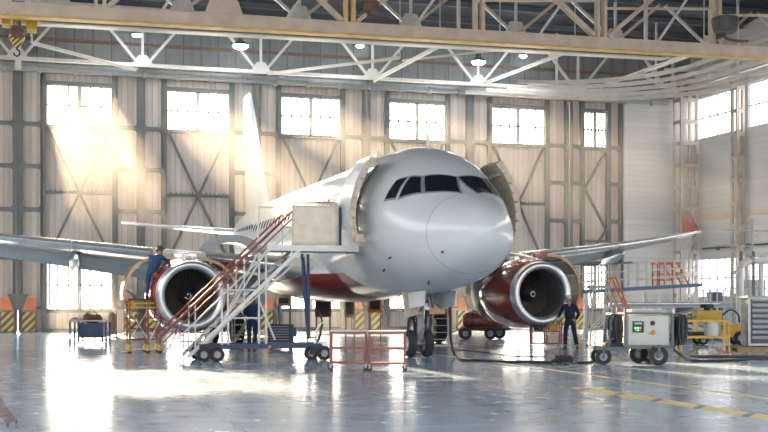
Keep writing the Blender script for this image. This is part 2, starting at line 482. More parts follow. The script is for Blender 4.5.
# door buffers at every joint: striped kick plates with orange boxes above
bump_lab = {0: 'in the far left corner of the view', 1: 'behind the wheeled scaffold by the left engine', 2: 'behind the aircraft stairs',
            3: 'behind the nose gear and red carts', 4: 'behind the red gas tank trailer', 5: 'behind the orange step ladder'}
for k in range(0, 6):
    x = J0 + 5.98*k
    t = empty('door_buffer', (x, W-.26, 0), 0, 'striped door buffer with orange boxes, ' + bump_lab[k], 'door buffer', 'buffers at the foot of the hangar doors')
    for s in (-1, 1):
        MB().bx(s*.15, s*.85, -.12, .0, .04, 1.0).build('kick_plate', 'hazard', t, False)
        MB().bx(s*.15, s*.9, -.14, .0, .0, .05).bx(s*.15, s*.2, -.14, 0, 0, 1.05).bx(s*.8, s*.88, -.14, 0, 0, 1.05).build('kick_frame', 'frame_steel', t, False)
        MB().box((s*.52, -.05, 1.42), (.62, .2, .66), bevel=.02).build('warning_box', 'orange', t, False)
    MB().prism([(-.5, 1.9), (.5, 1.9), (.22, 1.15), (-.22, 1.15)], 'Y', -.3, -.1).tube((0, -.2, 1.2), (0, -.2, 4.3), .09).build('roller_bracket', 'frame_steel', t)

sb = MB().bx(J0-.06, J0+.06, W-.12, W-.02, 1.1, 13.1)
struct(sb.build('trim_0', 'frame_steel', smooth=False))
# corner and wall columns (battened steel)
tn = 0
def column(x, y, wx, wy, top, m='pale_steel', step=1.25):
    global tn
    tn += 1
    t = struct(empty('trim_%d' % tn, (x, y, 0)))
    a, b = wx/2, wy/2
    for sx in (-1, 1):
        for sy in (-1, 1):
            MB().bx(sx*a, sx*(a-.14), sy*b, sy*(b-.14), 0, top).build('column_leg', m, t, False)
    bt = MB(); z = .5
    while z < top:
        bt.bx(-a, a, -b-.01, -b+.02, z, z+.22); bt.bx(-a-.01, -a+.02, -b, b, z, z+.22)
        z += step
    bt.build('batten', m, t, False)
column(26.05, W-1.0, 1.15, .9, 14.6, 'column_steel')
for y in (29.6, 23.6, 17.6, 11.6): column(XR-.42, y, .5, .62, 14.6, 'column_steel')
# crane rail ledge along the right wall
struct(MB().ibeam((XR-.6, -30, 14.2), (XR-.6, W-1.3, 14.2), .5, .8, .05).build('trim_%d' % (tn+1), 'pale_steel', smooth=False))
# horizontal mid girt on the right wall and on the upper back wall
struct(MB().bx(XR-.22, XR-.02, -20, W-.8, 6.2, 6.38).build('trim_%d' % (tn+2), 'tan_steel', smooth=False))
struct(MB().bx(XL+1, XR-1.3, W-.12, W+.04, 14.55, 14.7).build('trim_%d' % (tn+3), 'brown_metal', smooth=False))
# door header
hd = MB()
hd.bx(XL+1, 25.2, W-.5, W-.15, 12.92, 13.06).bx(XL+1, 25.2, W-.62, W-.5, 13.06, 13.12).bx(XL+1, 25.2, W-.35, W+.04, 13.15, 13.32)
for i in range(24):
    x = -15 + i*1.7; hd.bx(x, x+.14, W-.62, W-.14, 12.85, 13.2)
struct(hd.build('trim_%d' % (tn+4), 'mid_steel', smooth=False))
tn += 4
MBp = MB()
for y in (.0, 6, 12, 18, 24, 30):
    pass

# roof purlins
for i in range(9):
    y = W - .8 - 2.4*i
    tn += 1
    z = rz0 + rise*(W+.5-y) - .16
    struct(MB().ibeam((XL+.2, y, z), (XR-.2, y, z), .16, .26, .03).build('trim_%d' % tn, 'grey_steel', smooth=False))

# ---- truss right in front of the door wall
YT = 33.6
t = empty('roof_truss', (0, YT, 0), 0, 'pale steel truss running along the top of the hangar doors', 'roof truss')
zb_, zt_ = 13.32, 15.45
MB().bar((XL+.5, 0, zb_), (25.3, 0, zb_), .22, .16).bar((XL+.5, -.35, zb_-.1), (25.3, -.35, zb_-.1), .10, .08).build('bottom_chord', 'pale_steel', t, False)
MB().bar((XL+.5, 0, zt_), (25.3, 0, zt_), .2, .14).build('top_chord', 'pale_steel', t, False)
for i in range(-2, 7):
    x = -10.9 + 5.98*i + 5.98*.0
    if x > XL+1:
        MB().bar((x, 0, zb_), (x, 0, zt_), .12, .12).build('vertical', 'pale_steel', t, False)
        for s in (-1, 1):
            if XL+.5 < x+s*2 < 25.4:
                MB().bar((x+s*.25, 0, zb_+.1), (x+s*1.9, 0, zt_-.05), .13, .13).build('diagonal', 'pale_steel', t, False)
        MB().prism([(x-.55, zb_), (x+.55, zb_), (x+.2, zb_+.5), (x-.2, zb_+.5)], 'Y', -.08, .08).build('gusset', 'pale_steel', t, False)

# ---- main truss across the hangar, above the aircraft
YM = 20.0
def lz(px, py): return at(px, py, YM)
t = empty('roof_truss', (0, YM, 0), R(-2.5), 'heavy tan riveted truss crossing the top of the view', 'roof truss')
t.location = (11*(math.cos(R(2.5))-1), YM-11*math.sin(R(2.5)), 0)
p0, p1 = lz(-120, -1), lz(900, 58)
L0 = Vector((p0.x, 0, 12.35)); L1 = Vector((p1.x, 0, 12.75))
za = 12.38
def mz(x): return za + .0*x
c = MB()
c.bar((XL+.3, -.12, za+.12), (XR-.3, -.12, za+.12), .08, .46)
for i in range(120):
    for zz in (za+.0, za+.25): c.sphere((-12+i*.28, -.17, zz), .022, n=6)
c.build('bottom_chord', 'tan_steel', t, False)
MB().bar((XL+.3, .05, za-.16), (XR-.3, .05, za-.16), .5, .06).bar((XL+.3, .12, za+.30), (XR-.3, .12, za+.30), .4, .05).build('chord_flange', 'gold_lit_steel', t, False)
tops = 17.6
nodes = [at(x, 20, YM).x for x in (100, 222, 346, 472, 590, 700, 810)]
for i, x in enumerate(nodes):
    m_ = 'gold_lit_steel' if i in (2,) else 'tan_steel'
    MB().bar((x-.16, 0, za+.2), (x-.16, 0, tops), .14, .3).bar((x+.16, 0, za+.2), (x+.16, 0, tops), .14, .3).build('vertical', m_, t, False)
    g = MB().prism([(x-.75, za+.35), (x+.75, za+.35), (x+.45, za+1.1), (x-.45, za+1.1)], 'Y', -.24, -.2)
    rv = MB()
    for a in range(7):
        for b_ in range(2):
            rv.sphere((x-.6+a*.2, -.25, za+.45+b_*.18), .03, n=6)
    if i == 1: g.bm.verts.ensure_lookup_table(); rv.bm.free(); gp = g.build('gusset', 'tan_steel', t, False)
    else: g.bm.free(); rv.bm.free()
    if i < len(nodes)-1:
        x2 = nodes[i+1]; s = (x2-x)
        if i % 2 == 0:
            for o in (-.1, .1): MB().bar((x+.3, o, za+.4), (x2-.3, o, tops-.8), .09, .16).build('diagonal', 'tan_steel', t, False)
        else:
            for o in (-.1, .1): MB().bar((x+.3, o, tops-.8), (x2-.3, o, za+.4), .09, .16).build('diagonal', 'tan_steel', t, False)
        MB().bar((x+.25, .05, za+1.3+s*.06), (x2-.2, .05, za+.55+s*.25), .08, .1).build('stay', 'tan_steel', t, False)
        MB().bar((x+s*.5, 0, za+.4), (x+s*.82, 0, za+2.8), .1, .1).build('stay', 'pale_steel', t, False)

# second roof truss standing between, pale and further back
t = empty('roof_truss', (0, 27, 0), 0, 'slender pale truss high up behind the heavy tan truss', 'roof truss')
zc = 14.5
MB().bar((XL+.3, 0, zc), (XR-.3, 0, zc), .14, .2).build('bottom_chord', 'pale_steel', t, False)
for i in range(9):
    x = -20 + i*5.4
    MB().bar((x, 0, zc), (x, 0, 16.7), .12, .12).build('vertical', 'pale_steel', t, False)
    MB().bar((x+.1, 0, zc+.1), (x+2.5, 0, 16.6), .12, .14).build('diagonal', 'tan_steel', t, False)
    MB().bar((x+5.3, 0, zc+.1), (x+2.8, 0, 16.6), .12, .14).build('diagonal', 'pale_steel', t, False)
    MB().prism([(x-.6, zc), (x+.6, zc), (x+.3, zc+.7), (x-.3, zc+.7)], 'Y', -.05, .05).build('gusset', 'pale_steel', t, False)

# long sway braces between the two trusses
def brace(pa, Ya, pb, Yb, w, lab, m='pale_steel'):
    a, b = at(*pa, Ya), at(*pb, Yb)
    o = MB().tube(b if Yb < Ya else a, Vector(((b if Yb < Ya else a).x, (b if Yb < Ya else a).y, rz0+rise*(W+.5-min(Ya, Yb))-.02)), .03, 6).bar(a + Vector((0, 0, .05)), b + Vector((0, 0, .05)), w*1.5, w*.25).bar(a, b, w*.3, w).build('sway_brace', m, smooth=False)
    return tag(o, lab, 'brace', 'sway braces under the roof')
brace((600, 87), 33.4, (704, 50), 20.3, .2, 'broad pale roof brace rising to the right above the open cowl')
brace((484, 84), 33.4, (575, 49), 24.4, .16, 'pale roof brace above the right engine rising right')
brace((374, 81), 33.4, (440, 46), 24.4, .16, 'pale roof brace above the cockpit rising right')
brace((32, 43), 25.2, (136, 70), 33.4, .14, 'long pale roof brace sloping down from the crane hook')
brace((268, 74), 33.4, (400, 58), 25.2, .13, 'pale brace sloping gently up from beside the tail fin tip')
brace((402, 61), 29., (500, 50), 25.2, .08, 'thin rod brace above the cockpit beside the bright lamp')

# ---- travelling crane girder and hoist
Yg = 24.0
xg = at(652, 55, Yg).x
t = empty('bridge_crane', (11*(math.cos(R(2.5))-1), Yg-11*math.sin(R(2.5)), 0), R(-2.5), 'grey travelling crane girder hung below the roof, ending at right', 'crane')
zg = 13.19
MB().bx(XL+1, xg, -.15, .15, zg-.28, zg+.28, ).build('girder_web', 'grey_steel', t, False)
MB().bx(XL+1, xg, -.3, .3, zg-.34, zg-.28).bx(XL+1, xg, -.3, .3, zg+.28, zg+.33).build('girder_flange', 'pale_steel', t, False)
MB().box((xg-.1, 0, zg+.05), (.3, .8, .72)).build('end_carriage', 'pale_steel', t, False)
for x in (-18, -4, 8, xg-1):
    MB().bx(x-.06, x+.06, -.1, .1, zg+.3, 17.0).build('hanger', 'pale_steel', t, False)
p = at(17, 38, 22.2)
t = empty('crane_hoist', (p.x, 22.2, p.z), 0, 'yellow crane hoist with striped hook block hanging at upper left', 'hoist')
MB().bx(-.9, .9, -.35, .35, .62, .95).bx(-.55, -.25, -.4, .4, .45, .62).bx(.35, .75, -.4, .4, .3, .7).build('trolley', 'yellow', t, False)
MB().bx(-.07, .16, -.12, .12, -1.2, 1.3).build('hanging_post', 'pale_steel', t, False)
MB().bx(.5, .58, -.05, .05, .1, 1.3).build('hanging_post', 'pale_steel', t, False)
for x in (-.12, .1): MB().tube((x, -.3, .1), (x, -.3, .8), .02).build('rope', 'dark_metal', t)
MB().bx(-.95, .95, -.06, .1, .95, 1.4).build('trolley_carriage', 'grey_steel', t, False)
bk = MB().lathe([(0, -.12), (.28, -.12), (.30, -.06), (.30, .06), (.28, .12), (0, .12)], (0, -.3, 0), 'Y', 20).prism([(-.28, .0), (.28, .0), (.12, -.42), (-.12, -.42)], 'Y', -.4, -.2).build('hook_block', hazard_mat('hook_stripes', (.75, .50, .06), (.05, .05, .05), 5), t, False)
MB().lathe([(0, -.14), (.25, -.14), (.25, .14), (0, .14)], (0, -.3, .14), 'Y', 16).build('sheave', 'brown_metal', bk)
MB().path([(.0, -.3, -.42), (0, -.3, -.5), (.1, -.3, -.58), (.1, -.3, -.7), (0, -.3, -.78), (-.1, -.3, -.72), (-.12, -.3, -.64)], .035).build('hook', 'dark_metal', t)
MB().bx(-1.3, 1.6, .3, .42, 1.25, 1.4).bx(-.2, .3, -.2, .42, 1.28, 1.42).build('trolley_beam', 'grey_steel', t, False)

# ---- curving runway rails turning from the doors to the right wall
def rail_curve(i):
    r = 6.5 + i*.0
    y0 = W - .9 - i*.95; x1 = XR - 1.6 - i*1.25
    z = 12.95
    pts = [(12.5+i*.8, y0, z), (x1-r, y0, z)]
    for k in range(1, 12):
        a = PI/2*k/12; pts.append((x1-r+r*math.sin(a), y0-r+r*math.cos(a), z))
    pts += [(x1, y0-r, z), (x1, 0, z)]
    return pts
rail_labs = ['outermost, nearest the wall', 'second from the wall', 'middle one of the five', 'second from the hangar side', 'innermost, furthest from the wall']
for i in range(5):
    pts = rail_curve(i); b = MB()
    for w_, h0, h1 in ((.12, -.10, -.07), (.12, .07, .10), (.05, -.1, .1)):
        rings = []
        for j, p in enumerate(pts):
            a = Vector(pts[max(j-1, 0)]); c_ = Vector(pts[min(j+1, len(pts)-1)]); dd = (c_-a).normalized(); nrm = Vector((-dd.y, dd.x, 0)); p = Vector(p)
            rings.append([p+nrm*w_/2+Vector((0, 0, h0)), p-nrm*w_/2+Vector((0, 0, h0)), p-nrm*w_/2+Vector((0, 0, h1)), p+nrm*w_/2+Vector((0, 0, h1))])
        b.loft(rings)
    tag(b.build('runway_rail', 'pale_steel', smooth=False), 'pale curving overhead rail at upper right, ' + rail_labs[i], 'overhead rail', 'curving rails under the roof')
for j, (x, y) in enumerate(((17.5, 33.2), (21.6, 29.6), (24.2, 26), (24.2, 21), (24.2, 16))):
    t = MB()
    if j == 0: t.bar((x, 34.4, 13.12), (x, 30, 13.12), .12, .12)
    elif j == 1: t.bar((24.6, 32.4, 13.12), (19.2, 27.2, 13.12), .12, .12)
    else: t.bar((20, y, 13.12), (26.7, y, 13.12), .12, .12)
    labs = ['above the rightmost hangar door window', 'at the bend', 'just past the bend', 'above the right wall glazing', 'at the right edge of the view']
    t.bar((x, y, 13.12), (x, y, 17.2), .1, .1)
    tag(t.build('rail_hanger', 'pale_steel', smooth=False), 'pale cross hanger carrying the curved rails, ' + labs[j], 'rail hanger', 'hangers of the curved rails')

# ---- lamps
lamp_labs = ['bright high bay lamp, leftmost, above the left hangar windows', 'largest bright high bay lamp near the tail fin tip', 'small bright lamp between the tail fin lamp and the bluish lamp',
             'bright bluish lamp above the cockpit', 'small bright lamp right of the bluish lamp']
for (px, py, r), lab in zip(((137, 35, .18), (240.5, 46, .30), (360, 46, .16), (478.5, 62, .28), (523, 56, .16)), lamp_labs):
    p = at(px, py, 31.0)
    t = empty('high_bay_lamp', p, 0, lab, 'lamp', 'high bay lamps under the roof')
    MB().lathe([(.05, .5), (.12, .48), (.16, .25), (r*1.5, .05), (r*1.5+.02, .0), (r*1.4, .0)], n=20).build('lamp_shade', 'dark_metal', t)
    MB().sphere((0, 0, .0), r, (1.25, 1.25, .55), 14).build('bulb', 'lamp', t)
    MB().tube((0, 0, .45), (0, 0, 16.3-p.z), .02, 6).build('cable', 'dark_metal', t)
for px, py, sc, lab, m in ((725, 26, 1, 'large dark unlit pot lamp on the heavy truss at upper right', 'pot_metal'), (371, 5, .62, 'small reddish brown pot lamp on the truss above the cockpit', 'brown_metal')):
    p = at(px, py+8, 17.7 if px > 600 else 18.9)
    t = empty('pot_lamp', p, 0, lab, 'lamp')
    MB().lathe([(0, .05*sc), (.42*sc, .05*sc), (.5*sc, .12*sc), (.58*sc, .55*sc), (.56*sc, .68*sc), (.45*sc, .72*sc), (0, .74*sc)], n=24).build('lamp_body', m, t)
    MB().path(smoothpts([(0, 0, .05*sc), (0, 0, -.12*sc), (.2*sc, 0, -.22*sc), (.7*sc, 0, -.26*sc), (1.2*sc, .1, -.2*sc)]), .06*sc).build('conduit', 'brown_metal', t)
    MB().bx(-.05, .05, .3, .6, .3*sc, .45*sc).bx(-.05, .05, .2, .62, -.1, .45*sc).build('bracket', m, t, False)

# ---- floor markings
def strip(name, x0, x1, y0, y1, m, lab):
    return tag(MB().bx(x0, x1, y0, y1, .0005, .004).build(name, m, smooth=False), lab, 'floor marking')
strip('floor_line', .89, 1.01, -33, 10, 'floor_yellow', 'thin continuous yellow line painted on the floor at right')
M['hazard_floor'] = hazard_mat('hazard_floor', (.85, .68, .28), (.16, .20, .24), .8, ('Y', 'X'), .13)
strip('hazard_tape', -1.10, -.72, -33, -6.8, 'hazard_floor', 'wide yellow tape with grey diagonal gaps on the floor')
strip('floor_line', 11.5, 11.62, -10, 30, 'floor_yellow', 'faint far yellow line on the floor by the right wall')
# ================================================================== AIRCRAFT (nose at the origin, tail towards +y)
plane = empty('airliner', (0, 0, 0), 0, 'white twin engine airliner with red engines parked nose first', 'airplane')
PROF = [  # station, top, bottom, half width
 (0, 3.25, 3.25, 0), (.06, 3.50, 3.0, .26), (.25, 3.78, 2.74, .54), (.6, 4.03, 2.48, .88), (1.1, 4.27, 2.24, 1.18), (1.6, 4.50, 2.08, 1.38),
 (2.0, 4.76, 2.0, 1.51), (2.5, 5.10, 1.93, 1.65), (3.0, 5.38, 1.87, 1.765), (3.6, 5.62, 1.81, 1.86), (4.3, 5.78, 1.77, 1.93), (5.2, 5.86, 1.74, 1.97),
 (6.5, 5.87, 1.73, 1.975), (20.5, 5.87, 1.73, 1.975), (23, 5.87, 1.88, 1.93), (25, 5.86, 2.25, 1.78), (27.5, 5.82, 2.95, 1.42), (30, 5.72, 3.75, .98), (32.3, 5.52, 4.5, .5), (33.8, 5.3, 4.95, .2)]
def prof(s):
    s = max(0, min(s, 33.8))
    for i in range(len(PROF)-1):
        a, b = PROF[i], PROF[i+1]
        if s <= b[0]: break
    P = lambda k: PROF[max(0, min(len(PROF)-1, k))]
    q = (lambda v: math.sqrt(v))
    u0, u1 = q(a[0]), q(b[0]); t = (q(s)-u0)/(u1-u0)
    out = []
    for c in (1, 2, 3):
        m0 = (P(i+1)[c]-P(i-1)[c])/(q(P(i+1)[0])-q(P(i-1)[0])) if i > 0 else (b[c]-a[c])/(u1-u0)
        m1 = (P(i+2)[c]-P(i)[c])/(q(P(i+2)[0])-q(P(i)[0])) if i < len(PROF)-2 else (b[c]-a[c])/(u1-u0)
        if abs(b[c]-a[c]) < 1e-6: m0 = m1 = 0
        h = u1-u0; t2, t3 = t*t, t*t*t
        out.append((2*t3-3*t2+1)*a[c] + (t3-2*t2+t)*h*m0 + (-2*t3+3*t2)*b[c] + (t3-t2)*h*m1)
    return out
def hull(s, phi, off=0.):
    top, bot, hw = prof(s); zc = (top+bot)/2; a = (top-bot)/2
    return Vector(((hw+off)*math.cos(phi), s, zc + (a+off)*math.sin(phi)))
def hull_n(s, phi, off):
    e = 1e-3
    p = hull(s, phi); n_ = (hull(s, phi+e)-p).cross(hull(s+e, phi)-p).normalized()
    if n_.dot(Vector((math.cos(phi), 0, math.sin(phi)))) < 0: n_ = -n_
    return p + n_*off
S = [0.0008*1.0] + [(.028*i)**2*1.0 for i in range(1, 40)]
S = sorted(set([round(.0009*i*i, 5) for i in range(1, 80)] + [6 + i*.9 for i in range(31)] + [33.8]))
f = MB().loft([[hull(s, 2*PI*k/72) for k in range(72)] for s in S])
fus = f.build('fuselage', 'livery', plane)
fus['label'] = 'pale blue white fuselage with red belly'

# --- inverse survey of the hull: which station and angle a picture point lies on
def hull_at(px, py):
    a = (px-384)/FP; d = Vector((a*ct+st, -a*st+ct, (YH-py)/FP)); o = Vector((CX, CY, CH))
    def F(t):
        p = o+d*t
        if p.y <= 0: return 1
        top, bot, hw = prof(p.y); zc = (top+bot)/2; r = (top-bot)/2
        return (p.x/hw)**2 + ((p.z-zc)/r)**2 - 1
    t = 24.
    while F(t) > 0 and t < 60: t += .02
    lo, hi = t-.02, t
    for _ in range(30):
        m_ = (lo+hi)/2
        if F(m_) > 0: lo = m_
        else: hi = m_
    p = o+d*hi; top, bot, hw = prof(p.y); zc = (top+bot)/2; r = (top-bot)/2
    return (p.y, math.atan2((p.z-zc)/r, p.x/hw))
def patch(poly, off, parent, name, m, mirror=False, n=8, grow=0.):
    """four corner (station, angle) patch lying on the hull"""
    (A, B, C_, D_) = poly
    cx_ = sum(p[0] for p in poly)/4; cp_ = sum(p[1] for p in poly)/4
    g = lambda p: (p[0] + (p[0]-cx_)*grow, p[1] + (p[1]-cp_)*grow)
    A, B, C_, D_ = map(g, (A, B, C_, D_))
    b = MB(); bot = []; top_ = []
    def pt(u, v, o_):
        s_ = (A[0]*(1-u)+B[0]*u)*(1-v) + (D_[0]*(1-u)+C_[0]*u)*v
        ph = (A[1]*(1-u)+B[1]*u)*(1-v) + (D_[1]*(1-u)+C_[1]*u)*v
        p = hull_n(s_, ph, o_)
        return Vector((-p.x, p.y, p.z)) if mirror else p
    G = [[b.bm.verts.new(pt(i/n, j/n, off)) for j in range(n+1)] for i in range(n+1)]
    H = [[b.bm.verts.new(pt(i/n, j/n, off-.03)) for j in range(n+1)] for i in range(n+1)]
    for i in range(n):
        for j in range(n):
            b.bm.faces.new((G[i][j], G[i+1][j], G[i+1][j+1], G[i][j+1]))
            b.bm.faces.new((H[i][j+1], H[i+1][j+1], H[i+1][j], H[i][j]))
    edge = [(i, 0) for i in range(n)] + [(n, j) for j in range(n)] + [(i, n) for i in range(n, 0, -1)] + [(0, j) for j in range(n, 0, -1)]
    for k in range(len(edge)):
        i, j = edge[k]; i2, j2 = edge[(k+1) % len(edge)]
        b.bm.faces.new((G[i][j], H[i][j], H[i2][j2], G[i2][j2]))
    return b.build(name, m, parent)
panes = [  # corners: as seen on the starboard side of the nose
    ((385.2, 199.5), (397, 180.7), (407, 178), (395.6, 197.7)),
    ((399.5, 197.7), (411, 177.3), (421, 177.3), (421, 192.4)),
    ((425.6, 191.9), (425, 176.8), (456.3, 177.6), (460, 192.4))]
for q in panes:
    poly = [hull_at(*c_) for c_ in q]
    for mir in (False, True):
        patch(poly, .006, fus, 'window_surround', 'gasket', mir, grow=.16 if q is panes[2] else .2)
        patch(poly, .016, fus, 'cockpit_window', 'glass_dark', mir)
# cabin windows: one row each side
for sgn in (-1, 1):
    for i in range(36):
        s = 7.6 + i*.533
        if 12.6 < s < 13.1: continue
        ph0 = math.asin((4.46-3.8)/2.07)
        c_ = hull(s, ph0, 0); x = c_.x*sgn
        pts = []
        for r_, o_ in ((1, -.02), (1, .008), (.0, .008)):
            ring = []
            for k in range(12):
                a = 2*PI*k/12; y_ = s + .115*math.cos(a)*r_; z_ = 4.46 + .17*math.sin(a)*r_
                hx = 1.975*math.sqrt(max(0, 1-((z_-3.8)/2.07)**2)) if s < 20 else abs(hull(s, ph0).x)
                ring.append((sgn*(hx+o_), y_, z_))
            pts.append(ring)
        MB().loft(pts, cap=False).build('cabin_window', 'cabin_window', fus)
# rub lines of the radome and panel outlines
MB().path([hull(1.05, 2*PI*k/60, .0) for k in range(60)], .006, 6, True).build('radome_seam', 'gasket', fus)
for s in (6.1, 9.2): MB().path([hull(s, 2*PI*k/60, -.002) for k in range(60)], .005, 5, True).build('panel_seam', 'gasket', fus)
# blade aerial and pitot probes
MB().prism([(4.0, 5.7), (4.35, 5.72), (4.3, 6.15), (4.2, 6.15)], 'X', -.015, .015).build('aerial', 'white_steel', fus)
MB().prism([(8.6, 5.8), (9.1, 5.85), (9.0, 6.25), (8.85, 6.25)], 'X', -.015, .015).build('aerial', 'white_steel', fus)
for px, py in ((443, 251), (391, 257), (429, 281), (385, 269)):
    s, ph = hull_at(px, py)
    p = hull_n(s, ph, .0); q = hull_n(s, ph, .09)
    MB().tube(p, q, .018, 8).tube(q, q + Vector((0, -.16, 0)), .012, 8).build('pitot_probe', 'dark_metal', fus)

# doorway openings (dark) and opened service doors swung forward on their arms
def door_shell(sgn):
    r = empty('cabin_door', (0, 0, 0)); r.parent = plane
    r['label'] = 'opened cabin door standing off the hull'
    s0, s1 = 3.5, 4.75
    off = .42
    zlo, zhi = (3.25, 5.30)
    def arc(s, dd, sgn=sgn):
        out = []
        for k in range(17):
            z = zlo + (zhi-zlo)*k/16
            ph = math.asin(max(-1, min(1, (z-3.8)/2.07)))
            rad = 1.975 if s > 0 else 1
            tilt = .0*(s-s0)   # rear edge stands further off
            x = (1.86*math.cos(ph)) + off + dd + tilt + .0
            out.append(Vector((sgn*x, s, z + dd*math.sin(ph))))
        return out
    def shell(a, b_, d0, d1, name, m, par):
        A, B, C_, D_ = arc(a, d0), arc(b_, d0), arc(b_, d1), arc(a, d1)
        return MB().loft([[A[k], B[k], C_[k], D_[k]] for k in range(17)]).build(name, m, par)
    shell(s0, s1, .10, .14, 'outer_skin', 'skin_paint', r)
    shell(s0+.03, s1-.03, .0, .10, 'inner_liner', 'beige_liner', r)
    shell(s0-.02, s0+.03, -.01, .145, 'door_edge', 'beige_liner', r)
    for k in range(7):
        A = arc(s0-.05, .0)[2*k+2]; 
        MB().box(A + Vector((sgn*.04, 0, 0)), (.08, .06, .05)).build('latch', 'brass' if k % 2 else 'gear_metal', r, False)
    for k in range(5):
        A = arc(s0+.2, -.01)[3*k+2]
        MB().box(A + Vector((0, .35, 0)), (.05, .8, .09), bevel=.01).build('liner_rib', 'gear_metal', r, False)
    A = arc(s1-.2, .0)[6]; B = hull(5.0, math.asin((4.1-3.8)/2.07)); B = Vector((sgn*abs(B.x)*.97, 5.0, B.z))
    MB().tube(A, B, .05).tube(A + Vector((0, 0, .25)), B + Vector((0, 0, .25)), .04).build('hinge_arm', 'gear_metal', r)
    MB().bx(*(sorted((sgn*2.08, sgn*2.30))), s0-.1, s0+.2, 3.12, 3.32).build('door_foot', 'beige_liner', r, False)
    # opening
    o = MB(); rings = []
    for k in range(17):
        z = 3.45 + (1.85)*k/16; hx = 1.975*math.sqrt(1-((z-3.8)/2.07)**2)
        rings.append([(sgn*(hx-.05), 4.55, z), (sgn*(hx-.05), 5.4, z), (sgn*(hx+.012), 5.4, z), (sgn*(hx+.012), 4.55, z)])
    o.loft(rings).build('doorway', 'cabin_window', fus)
door_shell(-1); door_shell(1)

# --- belly fairing between the wings
fr = []
for s, w_, h_ in ((8.6, .4, .1), (9.0, 1.2, .55), (9.6, 1.75, .85), (10.5, 2.15, 1.05), (12, 2.35, 1.15), (15, 2.35, 1.15), (17, 2.0, .95), (19, 1.2, .5), (20, .4, .1)):
    fr.append([(w_*math.cos(2*PI*k/32), s, 2.45 + h_*(.8 if math.sin(2*PI*k/32) < 0 else .6)*math.sin(2*PI*k/32)) for k in range(32)])
MB().loft(fr).build('belly_fairing', 'livery', plane)['label'] = 'red and white belly fairing'

# --- wings
def airfoil(le, chord, th, zz, x, n=14, camber=.02, twist=0):
    up = []; lo = []
    for i in range(n+1):
        t = (1-math.cos(PI*i/n))/2
        yt = 5*th*(.2969*math.sqrt(t)-.126*t-.3516*t*t+.2843*t**3-.1036*t**4)
        cb = camber*4*t*(1-t)
        up.append((t, cb+yt)); lo.append((t, cb-yt))
    pts = up + lo[-2:0:-1]
    return [Vector((x, le+chord*t*math.cos(twist), zz + chord*v - chord*t*math.sin(twist))) for t, v in pts]
def le(l): return 10.0 + (l-1.975)*.52
def wz(l): return 2.62 + (l-1.975)*.115 + max(0, l-10)**2*.003
def chord(l): return (16.05-le(l)) if l < 6.3 else (16.05-le(6.3)) + (1.5-(16.05-le(6.3)))*(l-6.3)/(17-6.3)
def wth(l): return .145 if l < 3 else .118
for sgn in (-1, 1):
    ls = [.5, 1.975, 4, 6.3, 8.5, 11, 13.5, 15.5, 17.0]
    wing = MB().loft([airfoil(le(l), chord(l)*.86, wth(l), wz(l), sgn*l, twist=R(4)) for l in ls]).build('wing', 'wing_paint', plane)
    # leading edge slats: thin bright shells wrapping the nose of the section
    for (a, b_) in ((2.6, 5.0), (6.6, 9.1), (9.15, 11.6), (11.65, 14.1), (14.15, 16.6)):
        rg = []
        for l in (a, (a+b_)/2, b_):
            sec = airfoil(le(l)-.03, chord(l)*.86, wth(l)*1.1, wz(l), sgn*l, n=20, twist=R(4))
            nn = len(sec); pick = [sec[(k) % nn] for k in range(-8, 10)]
            inner = [p + Vector((0, .05, 0)) for p in pick[::-1]]
            rg.append(pick + inner)
        MB().loft(rg).build('slat', 'wing_edge', wing)
    # flaps, drooped
    for (a, b_, dr) in ((2.4, 6.2, 24), (6.4, 12.9, 27), (13.1, 16.3, 16)):
        rg = []
        for l in (a, (a+b_)/2, b_):
            te = le(l)+chord(l)*.83; c_ = chord(l)*.28 + .12
            rg.append(airfoil(te, c_, .12, wz(l)-chord(l)*.065, sgn*l, twist=R(dr)))
        MB().loft(rg).build('flap' if b_ < 14 else 'aileron', 'wing_paint', wing)
    # canoe fairings
    for l in (4.3, 8.9, 12.6):
        y0 = le(l)+chord(l)*.38; L = chord(l)*.62+.9; rg = []
        for k in range(13):
            t = k/12; rr = (.24*math.sin(PI*min(1, t*1.15+.04))**.6 if t*1.15+.04 < 1 else .02) + .01
            rg.append([Vector((sgn*l + rr*.8*math.cos(q), y0+L*t, wz(l)-.36-.42*t*t*1.3 + rr*1.15*math.sin(q))) for q in [2*PI*j/16 for j in range(16)]])
        MB().loft(rg).build('flap_fairing', 'wing_edge', wing)
    # wing fence
    l = 17.0; y = le(l)
    MB().loft([[(sgn*(l-.03), y+.1, wz(l)+.0), (sgn*(l+.03), y+.1, wz(l)), (sgn*(l+.03), y+1.5, wz(l)), (sgn*(l-.03), y+1.5, wz(l))],
               [(sgn*(l+.12), y+1.15, wz(l)+.78), (sgn*(l+.15), y+1.15, wz(l)+.78), (sgn*(l+.15), y+1.75, wz(l)+.78), (sgn*(l+.12), y+1.75, wz(l)+.78)]]).build('winglet', 'red_paint', wing)
    MB().loft([[(sgn*(l-.03), y+.1, wz(l)), (sgn*(l+.03), y+.1, wz(l)), (sgn*(l+.03), y+1.5, wz(l)), (sgn*(l-.03), y+1.5, wz(l))],
               [(sgn*(l-.08), y+.95, wz(l)-.72), (sgn*(l-.05), y+.95, wz(l)-.72), (sgn*(l-.05), y+1.6, wz(l)-.72), (sgn*(l-.08), y+1.6, wz(l)-.72)]]).build('lower_fence', 'wing_edge', wing)
    # tailplane
    st_ = MB().loft([airfoil(27.9+(l-.3)*.62, 3.3-(l-.3)*.31, .10, 4.75+(l-.3)*.10, sgn*l, camber=0) for l in (.3, 2, 4, 6.1)]).build('tailplane', 'wing_edge', plane)
